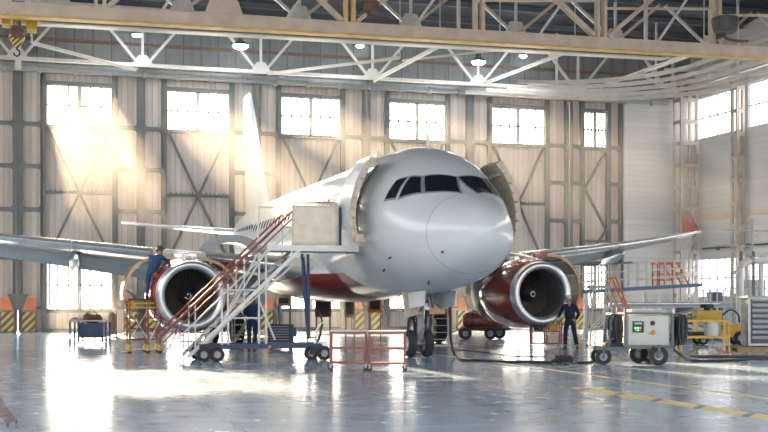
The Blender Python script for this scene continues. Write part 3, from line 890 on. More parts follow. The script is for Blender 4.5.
# fin
rg = []
for z, y0, c_ in ((5.4, 26.3, 6.0), (6.3, 26.9, 5.0), (8, 28.1, 4.1), (10, 29.5, 3.05), (11.5, 30.55, 2.3), (11.76, 30.95, 1.8)):
    sec = []
    N = 12
    up = [( (1-math.cos(PI*i/N))/2) for i in range(N+1)]
    f_ = lambda t: 5*.10*(.2969*math.sqrt(t)-.126*t-.3516*t*t+.2843*t**3-.1036*t**4)
    sec = [Vector((f_(t)*c_, y0+c_*t, z)) for t in up] + [Vector((-f_(t)*c_, y0+c_*t, z)) for t in up[-2:0:-1]]
    rg.append(sec)
fin = MB().loft(rg).build('fin', 'skin_paint', plane)
rg = []
for z, y0, c_ in ((6.4, 31.0, .95), (9, 31.65, .8), (11.4, 32.2, .6)):
    rg.append([(0.045, y0+.0, z), (0.01, y0+c_, z), (-.01, y0+c_, z), (-.045, y0, z)])
MB().loft(rg).build('rudder', 'wing_paint', fin)
# raised arched panels over the wing root
for sgn in (-1,):
    rg = []
    for k in range(15):
        a = PI*k/14
        rg.append([(sgn*4.0+1.1*math.cos(a)*w_, y_, 3.1+ .68*math.sin(a)*w_) for y_, w_ in ((12.6, 1), (12.66, 1), (12.66, .62), (12.6, .62))])
    MB().loft(rg).build('raised_root_panel', 'mid_steel', plane)
    rg = [[(sgn*4.0+1.0*math.cos(PI*k/14), 12.72, 3.1+.58*math.sin(PI*k/14)), (sgn*4.0+1.0*math.cos(PI*k/14), 13.6, 3.1+.5*math.sin(PI*k/14)),
           (sgn*4.0+.9*math.cos(PI*k/14), 13.6, 3.05+.46*math.sin(PI*k/14)), (sgn*4.0+.9*math.cos(PI*k/14), 12.72, 3.05+.54*math.sin(PI*k/14))] for k in range(15)]
    MB().loft(rg).build('raised_root_liner', 'wing_edge', plane)

# --- engines
EZ0, EY = 1.80, 9.3
def engine(sgn):
    ex = sgn*5.75; EZ = 1.74 if sgn < 0 else 1.82; o = (ex, 0, EZ)
    lab = 'red engine with polished intake lip'
    # outer cowl from lip to fan exit
    outer = [(1.0, EY+.18), (1.08, EY+.42), (1.16, EY+.9), (1.20, EY+1.5), (1.19, EY+2.2), (1.13, EY+2.7), (1.02, EY+3.15), (.98, EY+3.15), (1.08, EY+2.6), (1.12, EY+1.5), (.98, EY+.5)]
    nac = MB().lathe(outer + [outer[0]], o, 'Y', 56).build('engine', 'red_paint', plane); nac['label'] = lab
    lip = []
    for k in range(13):
        a = -PI*.5 + PI*k/12   # around the lip nose
        lip.append((.93 + .10*math.sin(a) - (.0 if a > 0 else .03*math.sin(-a)), EY + .12 - .12*math.cos(a)))
    prof_ = [(.80, EY+.34)] + lip + [(1.04, EY+.24)]
    MB().lathe([(.80, EY+.34)] + lip + [(1.05, EY+.24), (1.065, EY+.30), (1.0, EY+.32), (.9, EY+.36)], o, 'Y', 56).build('intake_lip', 'lip_metal', nac)
    MB().lathe([(.80, EY+.32), (.79, EY+.5), (.81, EY+.9), (.85, EY+1.7), (.90, EY+1.7), (.88, EY+.3)], o, 'Y', 48).build('intake_duct', 'duct', nac)
    MB().lathe([(0, EY+1.6), (.88, EY+1.6), (.88, EY+1.65), (0, EY+1.65)], o, 'Y', 40).build('fan_backing', 'black', nac)
    sp_ = MB().lathe([(.0, EY+.77), (.05, EY+.79), (.13, EY+.90), (.24, EY+1.13), (.29, EY+1.33), (.28, EY+1.45)], o, 'Y', 28).build('spinner', 'spinner', nac)
    # swirl mark
    pts = []
    for k in range(22):
        a = k/21*1.75*PI + .4; r_ = .035+.075*k/21
        y_ = EY+.44+(r_-.05)*1.3 if r_ > .05 else EY+.44
        pts.append((ex + r_*math.cos(a)*sgn, EY+.775+max(0, r_-.03)*1.25, EZ + r_*math.sin(a)))
    MB().path(pts, .02, 6).build('swirl_mark', 'white_mark', sp_)
    # fan blades, one mesh reused at 36 angles
    bl = MB(); rings = []
    for r_, ch, tw in ((.26, .13, 25), (.5, .16, 40), (.7, .18, 52), (.81, .185, 60)):
        dx = math.sin(R(tw))*ch*.42; dy = math.cos(R(tw))*ch*.42
        rings.append([(-dx, -dy, r_), (.006, .0, r_), (dx, dy, r_), (-.006, 0.0, r_)])
    bl.loft(rings)
    b0 = bl.build('fan_blade', 'fan', nac); b0.location = (ex, EY+1.35, EZ)
    for k in range(1, 36):
        c_ = b0.copy(); col.objects.link(c_); c_.rotation_euler = (0, 2*PI*k/36, 0)
    # core, exhaust, pylon
    core = MB().lathe([(.74, EY+3.0), (.70, EY+3.5), (.55, EY+4.3), (.42, EY+4.7), (.38, EY+4.7), (.5, EY+4.2), (.5, EY+3.0)], o, 'Y', 36).build('engine_core', 'gear_metal', nac)
    MB().lathe([(.3, EY+4.2), (.22, EY+4.8), (.02, EY+5.3)], o, 'Y', 24).build('exhaust_cone', 'duct', nac)
    MB().loft([[(ex-.14, EY+.9, EZ+1.1), (ex+.14, EY+.9, EZ+1.1), (ex+.08, EY+.9, EZ+1.22), (ex-.08, EY+.9, EZ+1.22)],
               [(ex-.22, EY+2.4, EZ+1.0), (ex+.22, EY+2.4, EZ+1.0), (ex+.18, EY+2.4, EZ+1.42), (ex-.18, EY+2.4, EZ+1.42)],
               [(ex-.2, EY+5.2, EZ+.8), (ex+.2, EY+5.2, EZ+.8), (ex+.2, EY+5.2, EZ+1.3), (ex-.2, EY+5.2, EZ+1.3)]]).build('pylon', 'wing_paint', nac)
    return nac
def open_cowl(nac, ex, side, ang, y0, y1, liner, hingez=1.12, r0=1.2):
    """fan cowl door hinged at the top and swung outwards"""
    EZ = 1.74 if ex < 0 else 1.82
    h = Vector((ex + side*.28, 0, EZ+hingez))
    def P(a, r_, y):
        # a measured from the top round the barrel, before swinging
        v = Vector((ex + side*r_*math.sin(a), 0, EZ + r_*math.cos(a))) - h
        c_, s_ = math.cos(ang), math.sin(ang)
        # swing outwards
        vx = v.x*c_ - side*v.z*s_; vz = side*v.x*s_ + v.z*c_
        return Vector((h.x+vx, y, h.z+vz))
    def sh(a0, a1, r_a, r_b, ya, yb, name, m, par):
        rg = []
        for k in range(19):
            a = a0+(a1-a0)*k/18
            rg.append([P(a, r_a, ya), P(a, r_a, yb), P(a, r_b, yb), P(a, r_b, ya)])
        return MB().loft(rg).build(name, m, par)
    d_ = sh(R(14), R(172), r0, r0-.03, y0, y1, 'open_cowl', 'red_paint', nac)
    sh(R(15), R(171), r0-.03, r0-.08, y0+.03, y1-.03, 'cowl_liner', liner, d_)
    for yy in (y0-.01, (y0+y1)/2, y1-.06): sh(R(14), R(172), r0+.004, r0-.085, yy, yy+.05, 'cowl_rim', 'brass', d_)
    for a in (40, 75, 110, 145):
        sh(R(a), R(a+4), r0-.07, r0-.13, y0+.05, y1-.05, 'stiffener', 'gear_metal', d_)
    a = P(R(120), r0-.1, y0+.3); MB().tube(a, (ex+side*.9, y0+.3, EZ-.3), .025).build('hold_open_rod', 'gear_metal', d_)
def engine_innards(nac, ex, y0, y1):
    EZ = EZ0
    MB().lathe([(.95, y0), (1.0, y0+.1), (1.0, y1-.3), (.9, y1)], (ex, 0, EZ), 'Y', 32).build('fan_case', 'gear_metal', nac)
    random.seed(int(ex*10))
    for k in range(10):
        a = random.uniform(-.6, PI+.6); 
        pts = []
        for j in range(6):
            aa = a + random.uniform(-.2, .2) + j*.12; pts.append((ex+1.06*math.cos(aa), y0+.1+j*(y1-y0-.2)/5, EZ+1.06*math.sin(aa)))
        MB().path(smoothpts(pts, 3), .025, 6).build('pipe', ('brass', 'gear_metal', 'dark_metal')[k % 3], nac)
e1 = engine(-1); e2 = engine(1)
open_cowl(e2, 5.75, 1, R(48), EY+1.5, EY+2.9, 'green_liner')
open_cowl(e1, -5.75, -1, R(36), EY+1.7, EY+2.9, 'dark_metal')
open_cowl(e1, -5.75, 1, R(26), EY+1.7, EY+2.9, 'dark_metal')
MB().box((5.75+.55, EY+1.5, EZ0+1.32), (.45, .3, .18), bevel=.03).build('hinge_cover', 'red_paint', e2)
for e_, ex in ((e1, -5.75), (e2, 5.75)):
    engine_innards(e_, ex, EY+3.05, EY+4.2)
    MB().box((ex-.1, EY+2.0, EZ0+1.18), (.5, .9, .2), bevel=.05).box((ex+.15, EY+1.2, EZ0+1.16), (.3, .3, .16), bevel=.04).build('latch_cover', 'wing_edge', e_)

# --- landing gear
def wheel(x, y, r_, w_, name, par, axis='X', hubm='hub'):
    t_ = MB().lathe([(r_*.55, -w_/2), (r_*.80, -w_/2), (r_*.95, -w_*.4), (r_, -w_*.22), (r_, w_*.22), (r_*.95, w_*.4), (r_*.80, w_/2), (r_*.55, w_/2), (r_*.55, -w_/2)], (x, y, r_), axis, 32).build(name, 'tyre', par)
    MB().lathe([(0, -w_*.36), (r_*.2, -w_*.40), (r_*.3, -w_*.25), (r_*.5, -w_*.3), (r_*.58, -w_*.48), (r_*.58, w_*.48), (r_*.5, w_*.3), (r_*.3, w_*.25), (r_*.2, w_*.40), (0, w_*.36)], (x, y, r_), axis, 24).build('hub', hubm, t_)
    return t_
ng = MB().tube((0, 5.07, .38), (0, 5.0, 1.2), .075, 14).tube((0, 5.0, 1.0), (0, 4.9, 2.1), .12, 14).tube((-.26, 5.07, .38), (.26, 5.07, .38), .06, 12)
ng = ng.build('nose_gear', 'gear_metal', plane)
wheel(-.25, 5.07, .38, .22, 'nose_wheel', ng); wheel(.25, 5.07, .38, .22, 'nose_wheel', ng)
MB().bar((0, 4.88, .5), (0, 4.7, .85), .12, .03).bar((0, 4.7, .85), (0, 4.85, 1.2), .12, .03).build('torque_link', 'gear_metal', ng)
MB().tube((0, 4.9, 1.3), (.0, 3.9, 2.0), .05).tube((-.2, 4.95, 1.6), (-.2, 4.2, 2.0), .035).build('drag_strut', 'gear_metal', ng)
for x in (-.16, .16): MB().lathe([(.02, .08), (.09, .05), (.10, 0), (.0, 0)], (x, 4.76, 1.42), 'Y', 16).build('taxi_light', 'lip_metal', ng)
MB().path(smoothpts([(-.1, 4.85, 1.9), (-.17, 4.85, 1.5), (-.12, 4.9, 1.0), (-.1, 5.0, .6)]), .02, 6).path(smoothpts([(.1, 4.85, 1.9), (.2, 4.8, 1.4), (.12, 4.9, .9)]), .02, 6).build('hydraulic_hose', 'rubber_hose', ng)
for s_ in (-1, 1): MB().loft([[(s_*.42, y_, z1_) for y_, z1_ in ((3.2, 1.85), (4.6, 1.80), (4.55, 1.35), (3.3, 1.45))], [(s_*.46, y_, z1_) for y_, z1_ in ((3.2, 1.85), (4.6, 1.80), (4.55, 1.35), (3.3, 1.45))]]).build('gear_door', 'skin_paint', ng, False)
MB().loft([[(x_, 4.72-.02, z_) for x_, z_ in ((-.62, 1.95), (-.05, 1.9), (-.14, 1.2), (-.5, 1.1))], [(x_, 4.72+.02, z_) for x_, z_ in ((-.62, 1.95), (-.05, 1.9), (-.14, 1.2), (-.5, 1.1))]]).build('wrapped_cover', 'beige_liner', ng, False)
for k in range(5):
    MB().path(smoothpts([(.15+.17*k, 4.6, 1.85), (.2+.15*k, 4.5, 1.55-.04*(k % 3)), (.3+.14*k, 4.7, 1.4+.05*(k % 2)), (.4+.14*k, 5.2, 1.8)], 4), .03, 6).build('bay_pipe', ('brass', 'gear_metal')[k % 2], ng)
MB().box((.5, 4.9, 1.62), (.5, .4, .3), bevel=.03).build('bay_unit', 'gear_metal', ng)
MB().bx(.35, 1.1, 5.6, 6.4, 1.35, 1.78).bx(.5, .95, 5.5, 5.6, 1.2, 1.6).build('open_bay_box', 'brass', ng, False)
for sgn in (-1, 1):
    mg = MB().tube((sgn*3.8, 15.3, .58), (sgn*3.8, 15.2, 2.4), .13, 14).tube((sgn*3.35, 15.3, .58), (sgn*4.25, 15.3, .58), .08).tube((sgn*3.8, 15.2, 1.4), (sgn*2.3, 15.2, 2.2), .07).build('main_gear', 'gear_metal', plane)
    wheel(sgn*3.35, 15.3, .58, .40, 'main_wheel', mg); wheel(sgn*4.25, 15.3, .58, .40, 'main_wheel', mg)
    MB().box((sgn*4.1, 14.95, 1.6), (.9, .05, 1.2), bevel=.01).build('gear_door', 'red_paint', mg, False)
# ================================================================== GROUND EQUIPMENT
def rod(name, m, par, *segs, r=.02):
    if 'frame' in name:
        b = MB()
        for p, q in segs: b.tube(p, q, r, 6)
        return b.build(name, m, par)
    for p, q in segs: o_ = MB().tube(p, q, r, 6).build(name, m, par)
    return o_
def caster(par, x, y, r_=.06, m='tyre', z=0, w_=.035):
    c_ = MB().lathe([(0, -w_/2), (r_, -w_/2), (r_, w_/2), (0, w_/2)], (x, y, r_+z), 'Y', 16).build('caster', m, par)
    MB().bx(x-.02, x+.02, y-.035, y+.035, z+r_, z+r_*2+.04).build('caster_fork', 'gear_metal', c_, False)
    return c_
def bigwheel(par, x, y, r_, w_, axis='Y', hubm='mid_steel', name='wheel'):
    t_ = MB().lathe([(r_*.5, -w_/2), (r_*.88, -w_/2), (r_, -w_*.28), (r_, w_*.28), (r_*.88, w_/2), (r_*.5, w_/2), (r_*.5, -w_/2)], (x, y, r_), axis, 28).build(name, 'tyre', par)
    MB().lathe([(0, -w_*.4), (r_*.2, -w_*.4), (r_*.28, -w_*.2), (r_*.45, -w_*.25), (r_*.54, -w_*.48), (r_*.54, w_*.48), (r_*.45, w_*.25), (r_*.28, w_*.2), (r_*.2, w_*.4), (0, w_*.4)], (x, y, r_), axis, 20).build('hub', hubm, t_)
    return t_

# ---- aircraft stairs at the starboard door
SY0, SY1 = 4.3, 5.5
a = at(293, 207, SY0); b_ = at(338, 246, SY0)
px0, px1 = at(267, 250, SY0).x, -1.98
DZ = 3.04
t = empty('aircraft_stairs', (px0, SY0, 0), 0, 'white wheeled aircraft stairs with beige sheeted platform and red brown handrails', 'stairs')
X = lambda v: v - px0
wD = SY1-SY0
xs_top = at(297, 240, SY0).x - px0     # where flight meets the platform
MB().bx(0, X(px1), 0, wD, DZ-.10, DZ).build('platform', 'mid_steel', t, False)
MB().bx(0, X(px1), -.03, 0, DZ-.14, DZ+.02).bx(0, X(px1), wD, wD+.03, DZ-.14, DZ+.02).bx(X(px1)-.02, X(px1)+.02, 0, wD, DZ-.16, DZ).build('platform_edge', 'white_steel', t, False)
g = MB(); n_ = 10
gx0, gx1, gz0, gz1 = X(a.x), X(b_.x), DZ+.02, DZ+1.08
rng = random.Random(3)
for fr_ in (0,):
    rows = []
    for i in range(n_+1):
        rows.append([(gx0+(gx1-gx0)*i/n_, -.04-.02*rng.random(), gz0+(gz1-gz0)*j/8) for j in range(9)])
    bmv = [[g.bm.verts.new(p) for p in r_] for r_ in rows]
    for i in range(n_):
        for j in range(8): g.bm.faces.new((bmv[i][j], bmv[i+1][j], bmv[i+1][j+1], bmv[i][j+1]))
g.build('sheeting', 'tarp', t, solid=.02)['label'] = 'beige canvas sheeting'
for x in (gx0, gx1): rod('rail_post', 'white_steel', t, ((x, .0, DZ), (x, .0, DZ+1.12)), r=.025)
rod('platform_rail', 'white_steel', t, ((gx0, 0, DZ+1.12), (gx1, 0, DZ+1.12)), ((gx1, 0, DZ+1.12), (gx1, wD, DZ+1.12)), ((0, wD, DZ+1.1), (gx1, wD, DZ+1.1)), ((gx1, wD, DZ), (gx1, wD, DZ+1.12)), ((0, wD, DZ), (0, wD, DZ+1.1)), ((gx0, wD, DZ+.55), (gx1, wD, DZ+.55)), r=.022)
rod('platform_rail', 'red_steel', t, ((gx0-.02, -.02, DZ+1.16), (gx1, -.02, DZ+1.16)), r=.02)
MB().bx(gx1+.02, gx1+.1, 0, .05, DZ, DZ+1.05).build('corner_post', 'blue_steel', t, False)
MB().bx(gx1, X(px1)-.02, .2, wD-.1, DZ-.02, DZ+.03).build('bumper', 'grey_steel', t, False)
# flight: foot at lower left
foot = at(188, 345, SY0); fx = X(foot.x)
top_x = X(at(303, 252, SY0).x)
N_ = 14
for y_ in (0, wD):
    MB().bar((fx, y_, .12), (top_x-.0, y_, DZ-.02), .04, .09).build('stringer', 'white_steel', t, False)
for i in range(N_):
    u = (i+.7)/N_
    x = fx + (top_x-fx)*u; z = .12 + (DZ-.14)*u
    MB().bx(x-.10, x+.10, .03, wD-.03, z-.01, z+.01).build('step', 'mid_steel', t, False)
for y_ in (-.02, wD+.02):
    o_ = 1.22
    sl = (DZ-.14)/(top_x-fx)
    rod('handrail', 'red_steel', t, ((fx-.75, y_, .12+o_-.75*sl), (top_x-.3, y_, DZ+o_-.02-.3*sl)), r=.028)
    rod('mid_rail', 'red_steel', t, ((fx-.6, y_, .12+o_*.82-.6*sl), (top_x-.3, y_, DZ+o_*.82-.3*sl)), r=.022)
    if y_ < 0: rod('lower_rail', 'white_steel', t, ((fx-.3, y_, .12+o_*.6-.3*sl), (top_x-.2, y_, DZ+o_*.6-.2*sl)), r=.024)
    for i in range(3):
        u = .06 + i*.42; x = fx+(top_x-fx)*u; z = .12+(DZ-.14)*u
        rod('baluster', 'white_steel', t, ((x, y_, z), (x, y_, z+o_+.02)), r=.018)
# undercarriage: posts, braces, blue jack legs, long chassis
def V_(px, py, y_=0): p = at(px, py, SY0+y_); return (p.x-px0, y_, p.z)
for y_ in (.05, wD-.05):
    rod('support_frame', 'white_steel', t, (V_(259, 252, y_), (V_(259, 300, y_)[0], y_, .42)), (V_(266, 252, y_), (V_(266, 252, y_)[0], y_, .42)),
        ((0+.0, y_, DZ-.12), (V_(222, 290, y_)[0], y_, 1.0)), (V_(221, 290, y_), V_(266, 290, y_)), (V_(222, 288, y_), (V_(222, 288, y_)[0], y_, .42)),
        (V_(307, 253, y_), V_(232, 318, y_)), (V_(232, 318, y_), (V_(205, 340, y_)[0], y_, .42)), (V_(228, 284, y_), (V_(228, 284, y_)[0], y_, .42)),
        (V_(259, 300, y_), V_(275, 340, y_)), (V_(222, 318, y_), V_(262, 318, y_)), r=.028)
MB().path([V_(302, 254), V_(304, 290), V_(308, 338)], .035, 8).path([V_(308, 254), V_(308.5, 290), V_(309, 338)], .04, 8).build('jack_leg', 'blue_steel', t)
MB().path([V_(303, 254, wD), V_(306, 290, wD), V_(309, 338, wD)], .035, 8).build('jack_leg', 'blue_steel', t)
cx0, cx1 = V_(199, 350)[0], V_(322, 350)[0]
MB().bx(cx0, cx1, -.02, .10, .32, .44).bx(cx0, cx1, wD-.1, wD+.02, .32, .44).bx(cx0, cx0+.12, 0, wD, .3, .44).bx(cx1-.12, cx1, 0, wD, .3, .44).bx((cx0+cx1)/2-.05, (cx0+cx1)/2+.05, 0, wD, .32, .42).build('chassis', 'blue_steel', t, False)
MB().bx(V_(268, 350)[0], V_(270, 350)[0]+.02, -.05, -.02, .33, .40).build('reflector', 'orange', t, False)
for x, y_ in ((cx0+.1, -.16), (cx0+.1, wD-.0), (cx1-.3, -.0), (cx1+.02, -.16), (cx0+.45, -.16), (cx1+.02, wD)):
    bigwheel(t, x, y_, .19, .11)
MB().bx(cx0-.0, cx0+.5, -.14, -.04, .17, .46).build('axle', 'dark_metal', t, False); MB().bx(cx1-.35, cx1+.04, -.14, -.04, .17, .34).build('axle', 'dark_metal', t, False)

# ---- wheeled work platform by the left engine
p = Vector((at(133, 350, 9.9).x, 9.9, 0))
t = empty('work_platform', (p.x, p.y, 0), 0, 'low scaffold on yellow casters beside the left engine with worker on it', 'scaffold')
Wd, Dp, H_ = .80, .95, 1.62
rod('frame', 'red_steel', t, *[((x, y, .15), (x, y, H_)) for x in (-.1, .45, Wd) for y in (0, Dp)], r=.028)
rod('rung', 'red_steel', t, *[((-.1, y, z), (Wd, y, z)) for y in (0, Dp) for z in (.4, .72, 1.05, 1.35)], r=.018)
rod('guard_rail', 'yellow', t, *[((-.1, y, z), (Wd, y, z)) for y in (0, Dp) for z in (H_-.25, H_-.12)], r=.03)
rod('cross_brace', 'white_steel', t, ((-.1, 0, .4), (.45, 0, 1.3)), ((.45, 0, .4), (-.1, 0, 1.3)), ((.45, 0, .3), (Wd, 0, 1.0)), r=.014)
MB().bx(-.15, Wd+.05, -.05, Dp+.05, H_-.03, H_+.02).build('deck', 'dark_metal', t, False)
for x in (-.1, .45, Wd):
    for y in (0, Dp):
        c_ = caster(t, x, y, .07, 'tyre'); MB().lathe([(.05, .0), (.09, .03), (.05, .12), (.03, .2)], (x, y, .05), 'Z', 12).build('caster_brake', 'yellow', c_)
MB().bx(-.35, -.12, .0, .06, .03, .07).bx(-.2, Wd+.3, -.02, .03, .1, .14).build('outrigger', 'gear_metal', t, False)

# second low step stand in front of the left engine
p = onfloor(180, 352)
t = empty('step_stand', (p.x, p.y, 0), SR, 'low white step stand with red rails under the left engine', 'step stand')
for x in (0, .9):
    rod('side_frame', 'white_steel', t, ((x, 0, .06), (x, 0, .85)), ((x, .6, .06), (x, .6, .85)), ((x, 0, .85), (x, .6, .85)), ((x, 0, .3), (x, .6, .3)), r=.022)
for z in (.3, .58, .84): MB().bx(0, .9, .02+z*.2, .32+z*.2, z, z+.03).build('step', 'mid_steel', t, False)
rod('rail', 'red_steel', t, ((0, 0, .85), (-.35, 0, .1)), ((.9, 0, .85), (.6, 0, .3)), ((0, 0, .6), (.9, 0, .6)), r=.02)

# white zigzag access steps between the left engine and the tool chest
p = onfloor(232, 347)
t = empty('access_steps', (p.x, p.y, 0), SR, 'white tubular access steps behind the left worker', 'steps')
for y in (0, .7):
    rod('side_frame', 'white_steel', t, ((0, y, .0), (.0, y, 1.4)), ((.0, y, 1.4), (.75, y, 1.4)), ((.75, y, 1.4), (.75, y, 0)), ((0, y, .1), (.75, y, 1.35)), ((0, y, .75), (.75, y, .75)), ((0, y, .4), (.75, y, .4)), ((0, y, 1.08), (.75, y, 1.08)), r=.024)
for i in range(5): MB().bx(.05+.14*i, .25+.14*i, .03, .67, .24+.26*i, .27+.26*i).build('tread', 'pale_steel', t, False)
rod('top_rail', 'yellow', t, ((0, 0, 1.45), (.75, 0, 1.45)), r=.03)

# ---- blue tool chest
p = onfloor(268, 349)
t = empty('tool_chest', (p.x, p.y, 0), SR, 'dark blue rolling tool chest with pale ridged drawers', 'tool chest')
MB().box((.40, .26, .44), (.8, .5, .66), bevel=.015).build('body', 'blue_steel', t)
for i in range(7):
    z = .16+i*.085
    dw = MB().box((.37, -.005, z+.035), (.66, .03, .072), bevel=.006).build('drawer', 'blue_steel', t)
    MB().bx(.06, .68, -.035, -.02, z+.052, z+.068).build('handle', 'pale_steel', dw, False)
MB().box((.40, .26, .785), (.82, .52, .03), bevel=.01).build('top', 'dark_metal', t)
rod('push_handle', 'mid_steel', t, ((.82, .02, .72), (.92, .02, .74)), ((.82, .5, .72), (.92, .5, .74)), ((.92, .02, .74), (.92, .5, .74)), r=.014)
MB().box((.87, .26, .55), (.08, .4, .3), bevel=.01).build('side_bin', 'blue_steel', t)
for x in (.08, .72):
    for y in (.06, .46): caster(t, x, y, .05)

# ---- red curved cowl rest (gasket stand) right of the chest
p = onfloor(313, 347)
t = empty('cowl_stand', (p.x, p.y, 0), SR, 'thin dark red curved stand holding a silver cowl, left of the red carts', 'stand')
MB().path(smoothpts([(-.3, 0, .05), (.1, 0, .12), (.25, 0, .5), (.3, 0, .9), (.2, 0, 1.25)]), .03).path(smoothpts([(-.3, .4, .05), (.1, .4, .12), (.25, .4, .5), (.3, .4, .9)]), .03).build('curved_arm', 'brown_metal', t)
MB().path([(-.45, 0, .04), (.35, 0, .04)], .025).path([(-.45, .4, .04), (.35, .4, .04)], .025).path([(-.3, 0, .3), (.18, 0, .34)], .02).path([(-.35, 0, .55), (.2, 0, .6)], .02).path([(-.2, 0, .04), (-.15, 0, .58)], .02).build('base_frame', 'dark_metal', t)
rg = []
for k in range(13):
    a_ = -.2+1.3*k/12
    rg.append([(.55+.5*math.cos(PI-a_), y, .3+.62*math.sin(a_)) for y in (-.05, .5)] + [(.55+.46*math.cos(PI-a_), y, .3+.58*math.sin(a_)) for y in (.5, -.05)])
MB().loft(rg).bx(.08, .5, -.02, .45, .0, .2).build('cowl_piece', 'wing_edge', t)

# seats and crates hanging under the belly: boxed equipment on stands behind
def box_stand(px, py, w_, h_, zc_, m, lab, dist=None):
    p = onfloor(px, py)
    t = empty('equipment_stand', (p.x, p.y, 0), SR, lab, 'equipment stand')
    rod('leg', 'brown_metal', t, *[((x, y, 0), (x, y, zc_)) for x in (-w_/2+.05, w_/2-.05) for y in (0, .4)], r=.025)
    MB().box((0, .2, zc_+h_/2), (w_, .5, h_), bevel=.04).build('housing', m, t)
    MB().bx(-w_/2+.08, w_/2-.08, -.08, -.04, zc_+.12, zc_+h_-.12).build('front_panel', 'dark_metal', t, False)
    MB().bx(-w_/2, w_/2, 0, .4, .25, .29).build('shelf', 'brown_metal', t, False)
    return t
box_stand(323, 342, .62, .85, .95, 'brown_metal', 'brown boxed unit on tall stand under the belly, left of the red carts')
box_stand(284, 340, .55, .45, 1.35, 'brass', 'small brassy box on a thin stand under the belly above the tool chest')
box_stand(375, 340, .55, .75, 1.1, 'orange', 'orange brown boxed unit on stand behind the red carts')
box_stand(350, 340, .45, .8, .9, 'brass', 'tall brassy unit on stand behind the left red cart')

# ---- red steel trolleys
def red_cart(px, py, rz, lab, w_=.80, top='pale_steel'):
    p = onfloor(px, py)
    t = empty('work_cart', (p.x, p.y, 0), rz, lab, 'cart', 'red tubular work carts')
    D_, H_ = .5, .88
    for x in (0, w_):
        for y in (0, D_):
            MB().bx(x-.022, x+.022, y-.022, y+.022, .13, H_).build('leg', 'red_steel', t, False)
            caster(t, x, y, .055)
    for z in (.17, .50, H_-.03):
        MB().bx(0, w_, -.02, .02, z-.02, z+.02).bx(0, w_, D_-.02, D_+.02, z-.02, z+.02).bx(-.02, .02, 0, D_, z-.02, z+.02).bx(w_-.02, w_+.02, 0, D_, z-.02, z+.02).build('rail', 'red_steel', t, False)
    MB().box((w_/2, D_/2, H_+.012), (w_+.04, D_+.04, .03), bevel=.008).build('table_top', top, t)
    MB().bx(0, w_, 0, D_, .165, .18).build('lower_shelf', 'red_steel', t, False)
    return t
red_cart(330.5, 370.5, SR-.02, 'red steel cart with pale top in front of nose gear, left one of the pair')
red_cart(369.5, 371, SR+.02, 'red steel cart with pale top in front of nose gear, right one nearest the tyre')

# ---- small red tool trolley beside the right engine
p = onfloor(532, 348)
t = empty('tool_trolley', (p.x, p.y, 0), SR, 'small red framed tool trolley with parts under the right engine', 'trolley')
for x in (0, .48, .98):
    for y in (0, .45): MB().bx(x-.025, x+.025, y-.025, y+.025, .12, .95).build('post', 'red_steel', t, False)
for z in (.15, .55, .9): MB().bx(0, .98, 0, .45, z-.02, z+.02).build('shelf', 'red_steel', t, False)
for x in (0, .98):
    for y in (0, .45): caster(t, x, y, .05)
MB().bx(-.12, 1.25, -.06, -.03, .02, .05).build('foot_bar', 'gear_metal', t, False)
for x, w_, z, h_, m_, nm, lb in ((.25, .3, .57, .22, 'dark_metal', 'tool_box', 'dark tool box on the middle shelf of the small red trolley'), (.72, .3, .57, .24, 'yellow', 'parts_box', 'yellow parts box on the middle shelf of the small red trolley'),
                     (.72, .36, .17, .26, 'tarp', 'parts_box', 'tan parts box on the low shelf of the small red trolley'), (.22, .34, .92, .1, 'dark_metal', 'tool_case', 'flat dark case on top of the small red trolley')):
    c_, s_ = math.cos(SR), math.sin(SR); lx, ly = x, .22
    o_ = empty(nm, (p.x+lx*c_-ly*s_, p.y+lx*s_+ly*c_, z+.002), SR, lb, 'box')
    MB().box((0, 0, h_/2), (w_, .3, h_), bevel=.015).build('box_body', m_, o_)
    MB().path([(-.06, 0, h_), (-.06, 0, h_+.05), (.06, 0, h_+.05), (.06, 0, h_)], .01, 6).build('handle', 'dark_metal', o_)

# ---- red gas tank trailer
p = onfloor(463, 339.5)
t = empty('tank_trailer', (p.x, p.y, 0), SR, 'red cylindrical tank on dark four wheel trailer under right wing root', 'trailer')
MB().lathe([(0, -.85), (.2, -.84), (.31, -.74), (.34, -.6), (.34, .6), (.31, .74), (.2, .84), (0, .85)], (.85, .3, .78), 'X', 28).build('tank', 'red_paint', t)
for x in (.4, 1.3): MB().lathe([(.33, -.03), (.36, -.03), (.36, .03), (.33, .03)], (x, .3, .78), 'X', 28).build('strap', 'dark_metal', t)
MB().bx(-.1, 1.9, -.02, .06, .36, .46).bx(-.1, 1.9, .54, .62, .36, .46).bx(.3, .5, 0, .6, .36, .48).bx(1.2, 1.4, 0, .6, .36, .48).build('chassis', 'dark_metal', t, False)
MB().bar((-.1, .3, .4), (-.9, .3, .15), .05, .05).build('drawbar', 'dark_metal', t, False)
for x, y in ((.1, -.1), (1.1, -.1), (1.55, .7), (.1, .7)): bigwheel(t, x, y, .25, .14)
for x in (.1, 1.1, 1.55): MB().tube((x, -.1, .25), (x, .7, .25), .03).build('axle', 'dark_metal', t)
MB().lathe([(.05, 0), (.05, .12), (.1, .14), (.1, .18), (0, .18)], (.85, .3, 1.1), 'Z', 14).build('valve', 'brass', t)

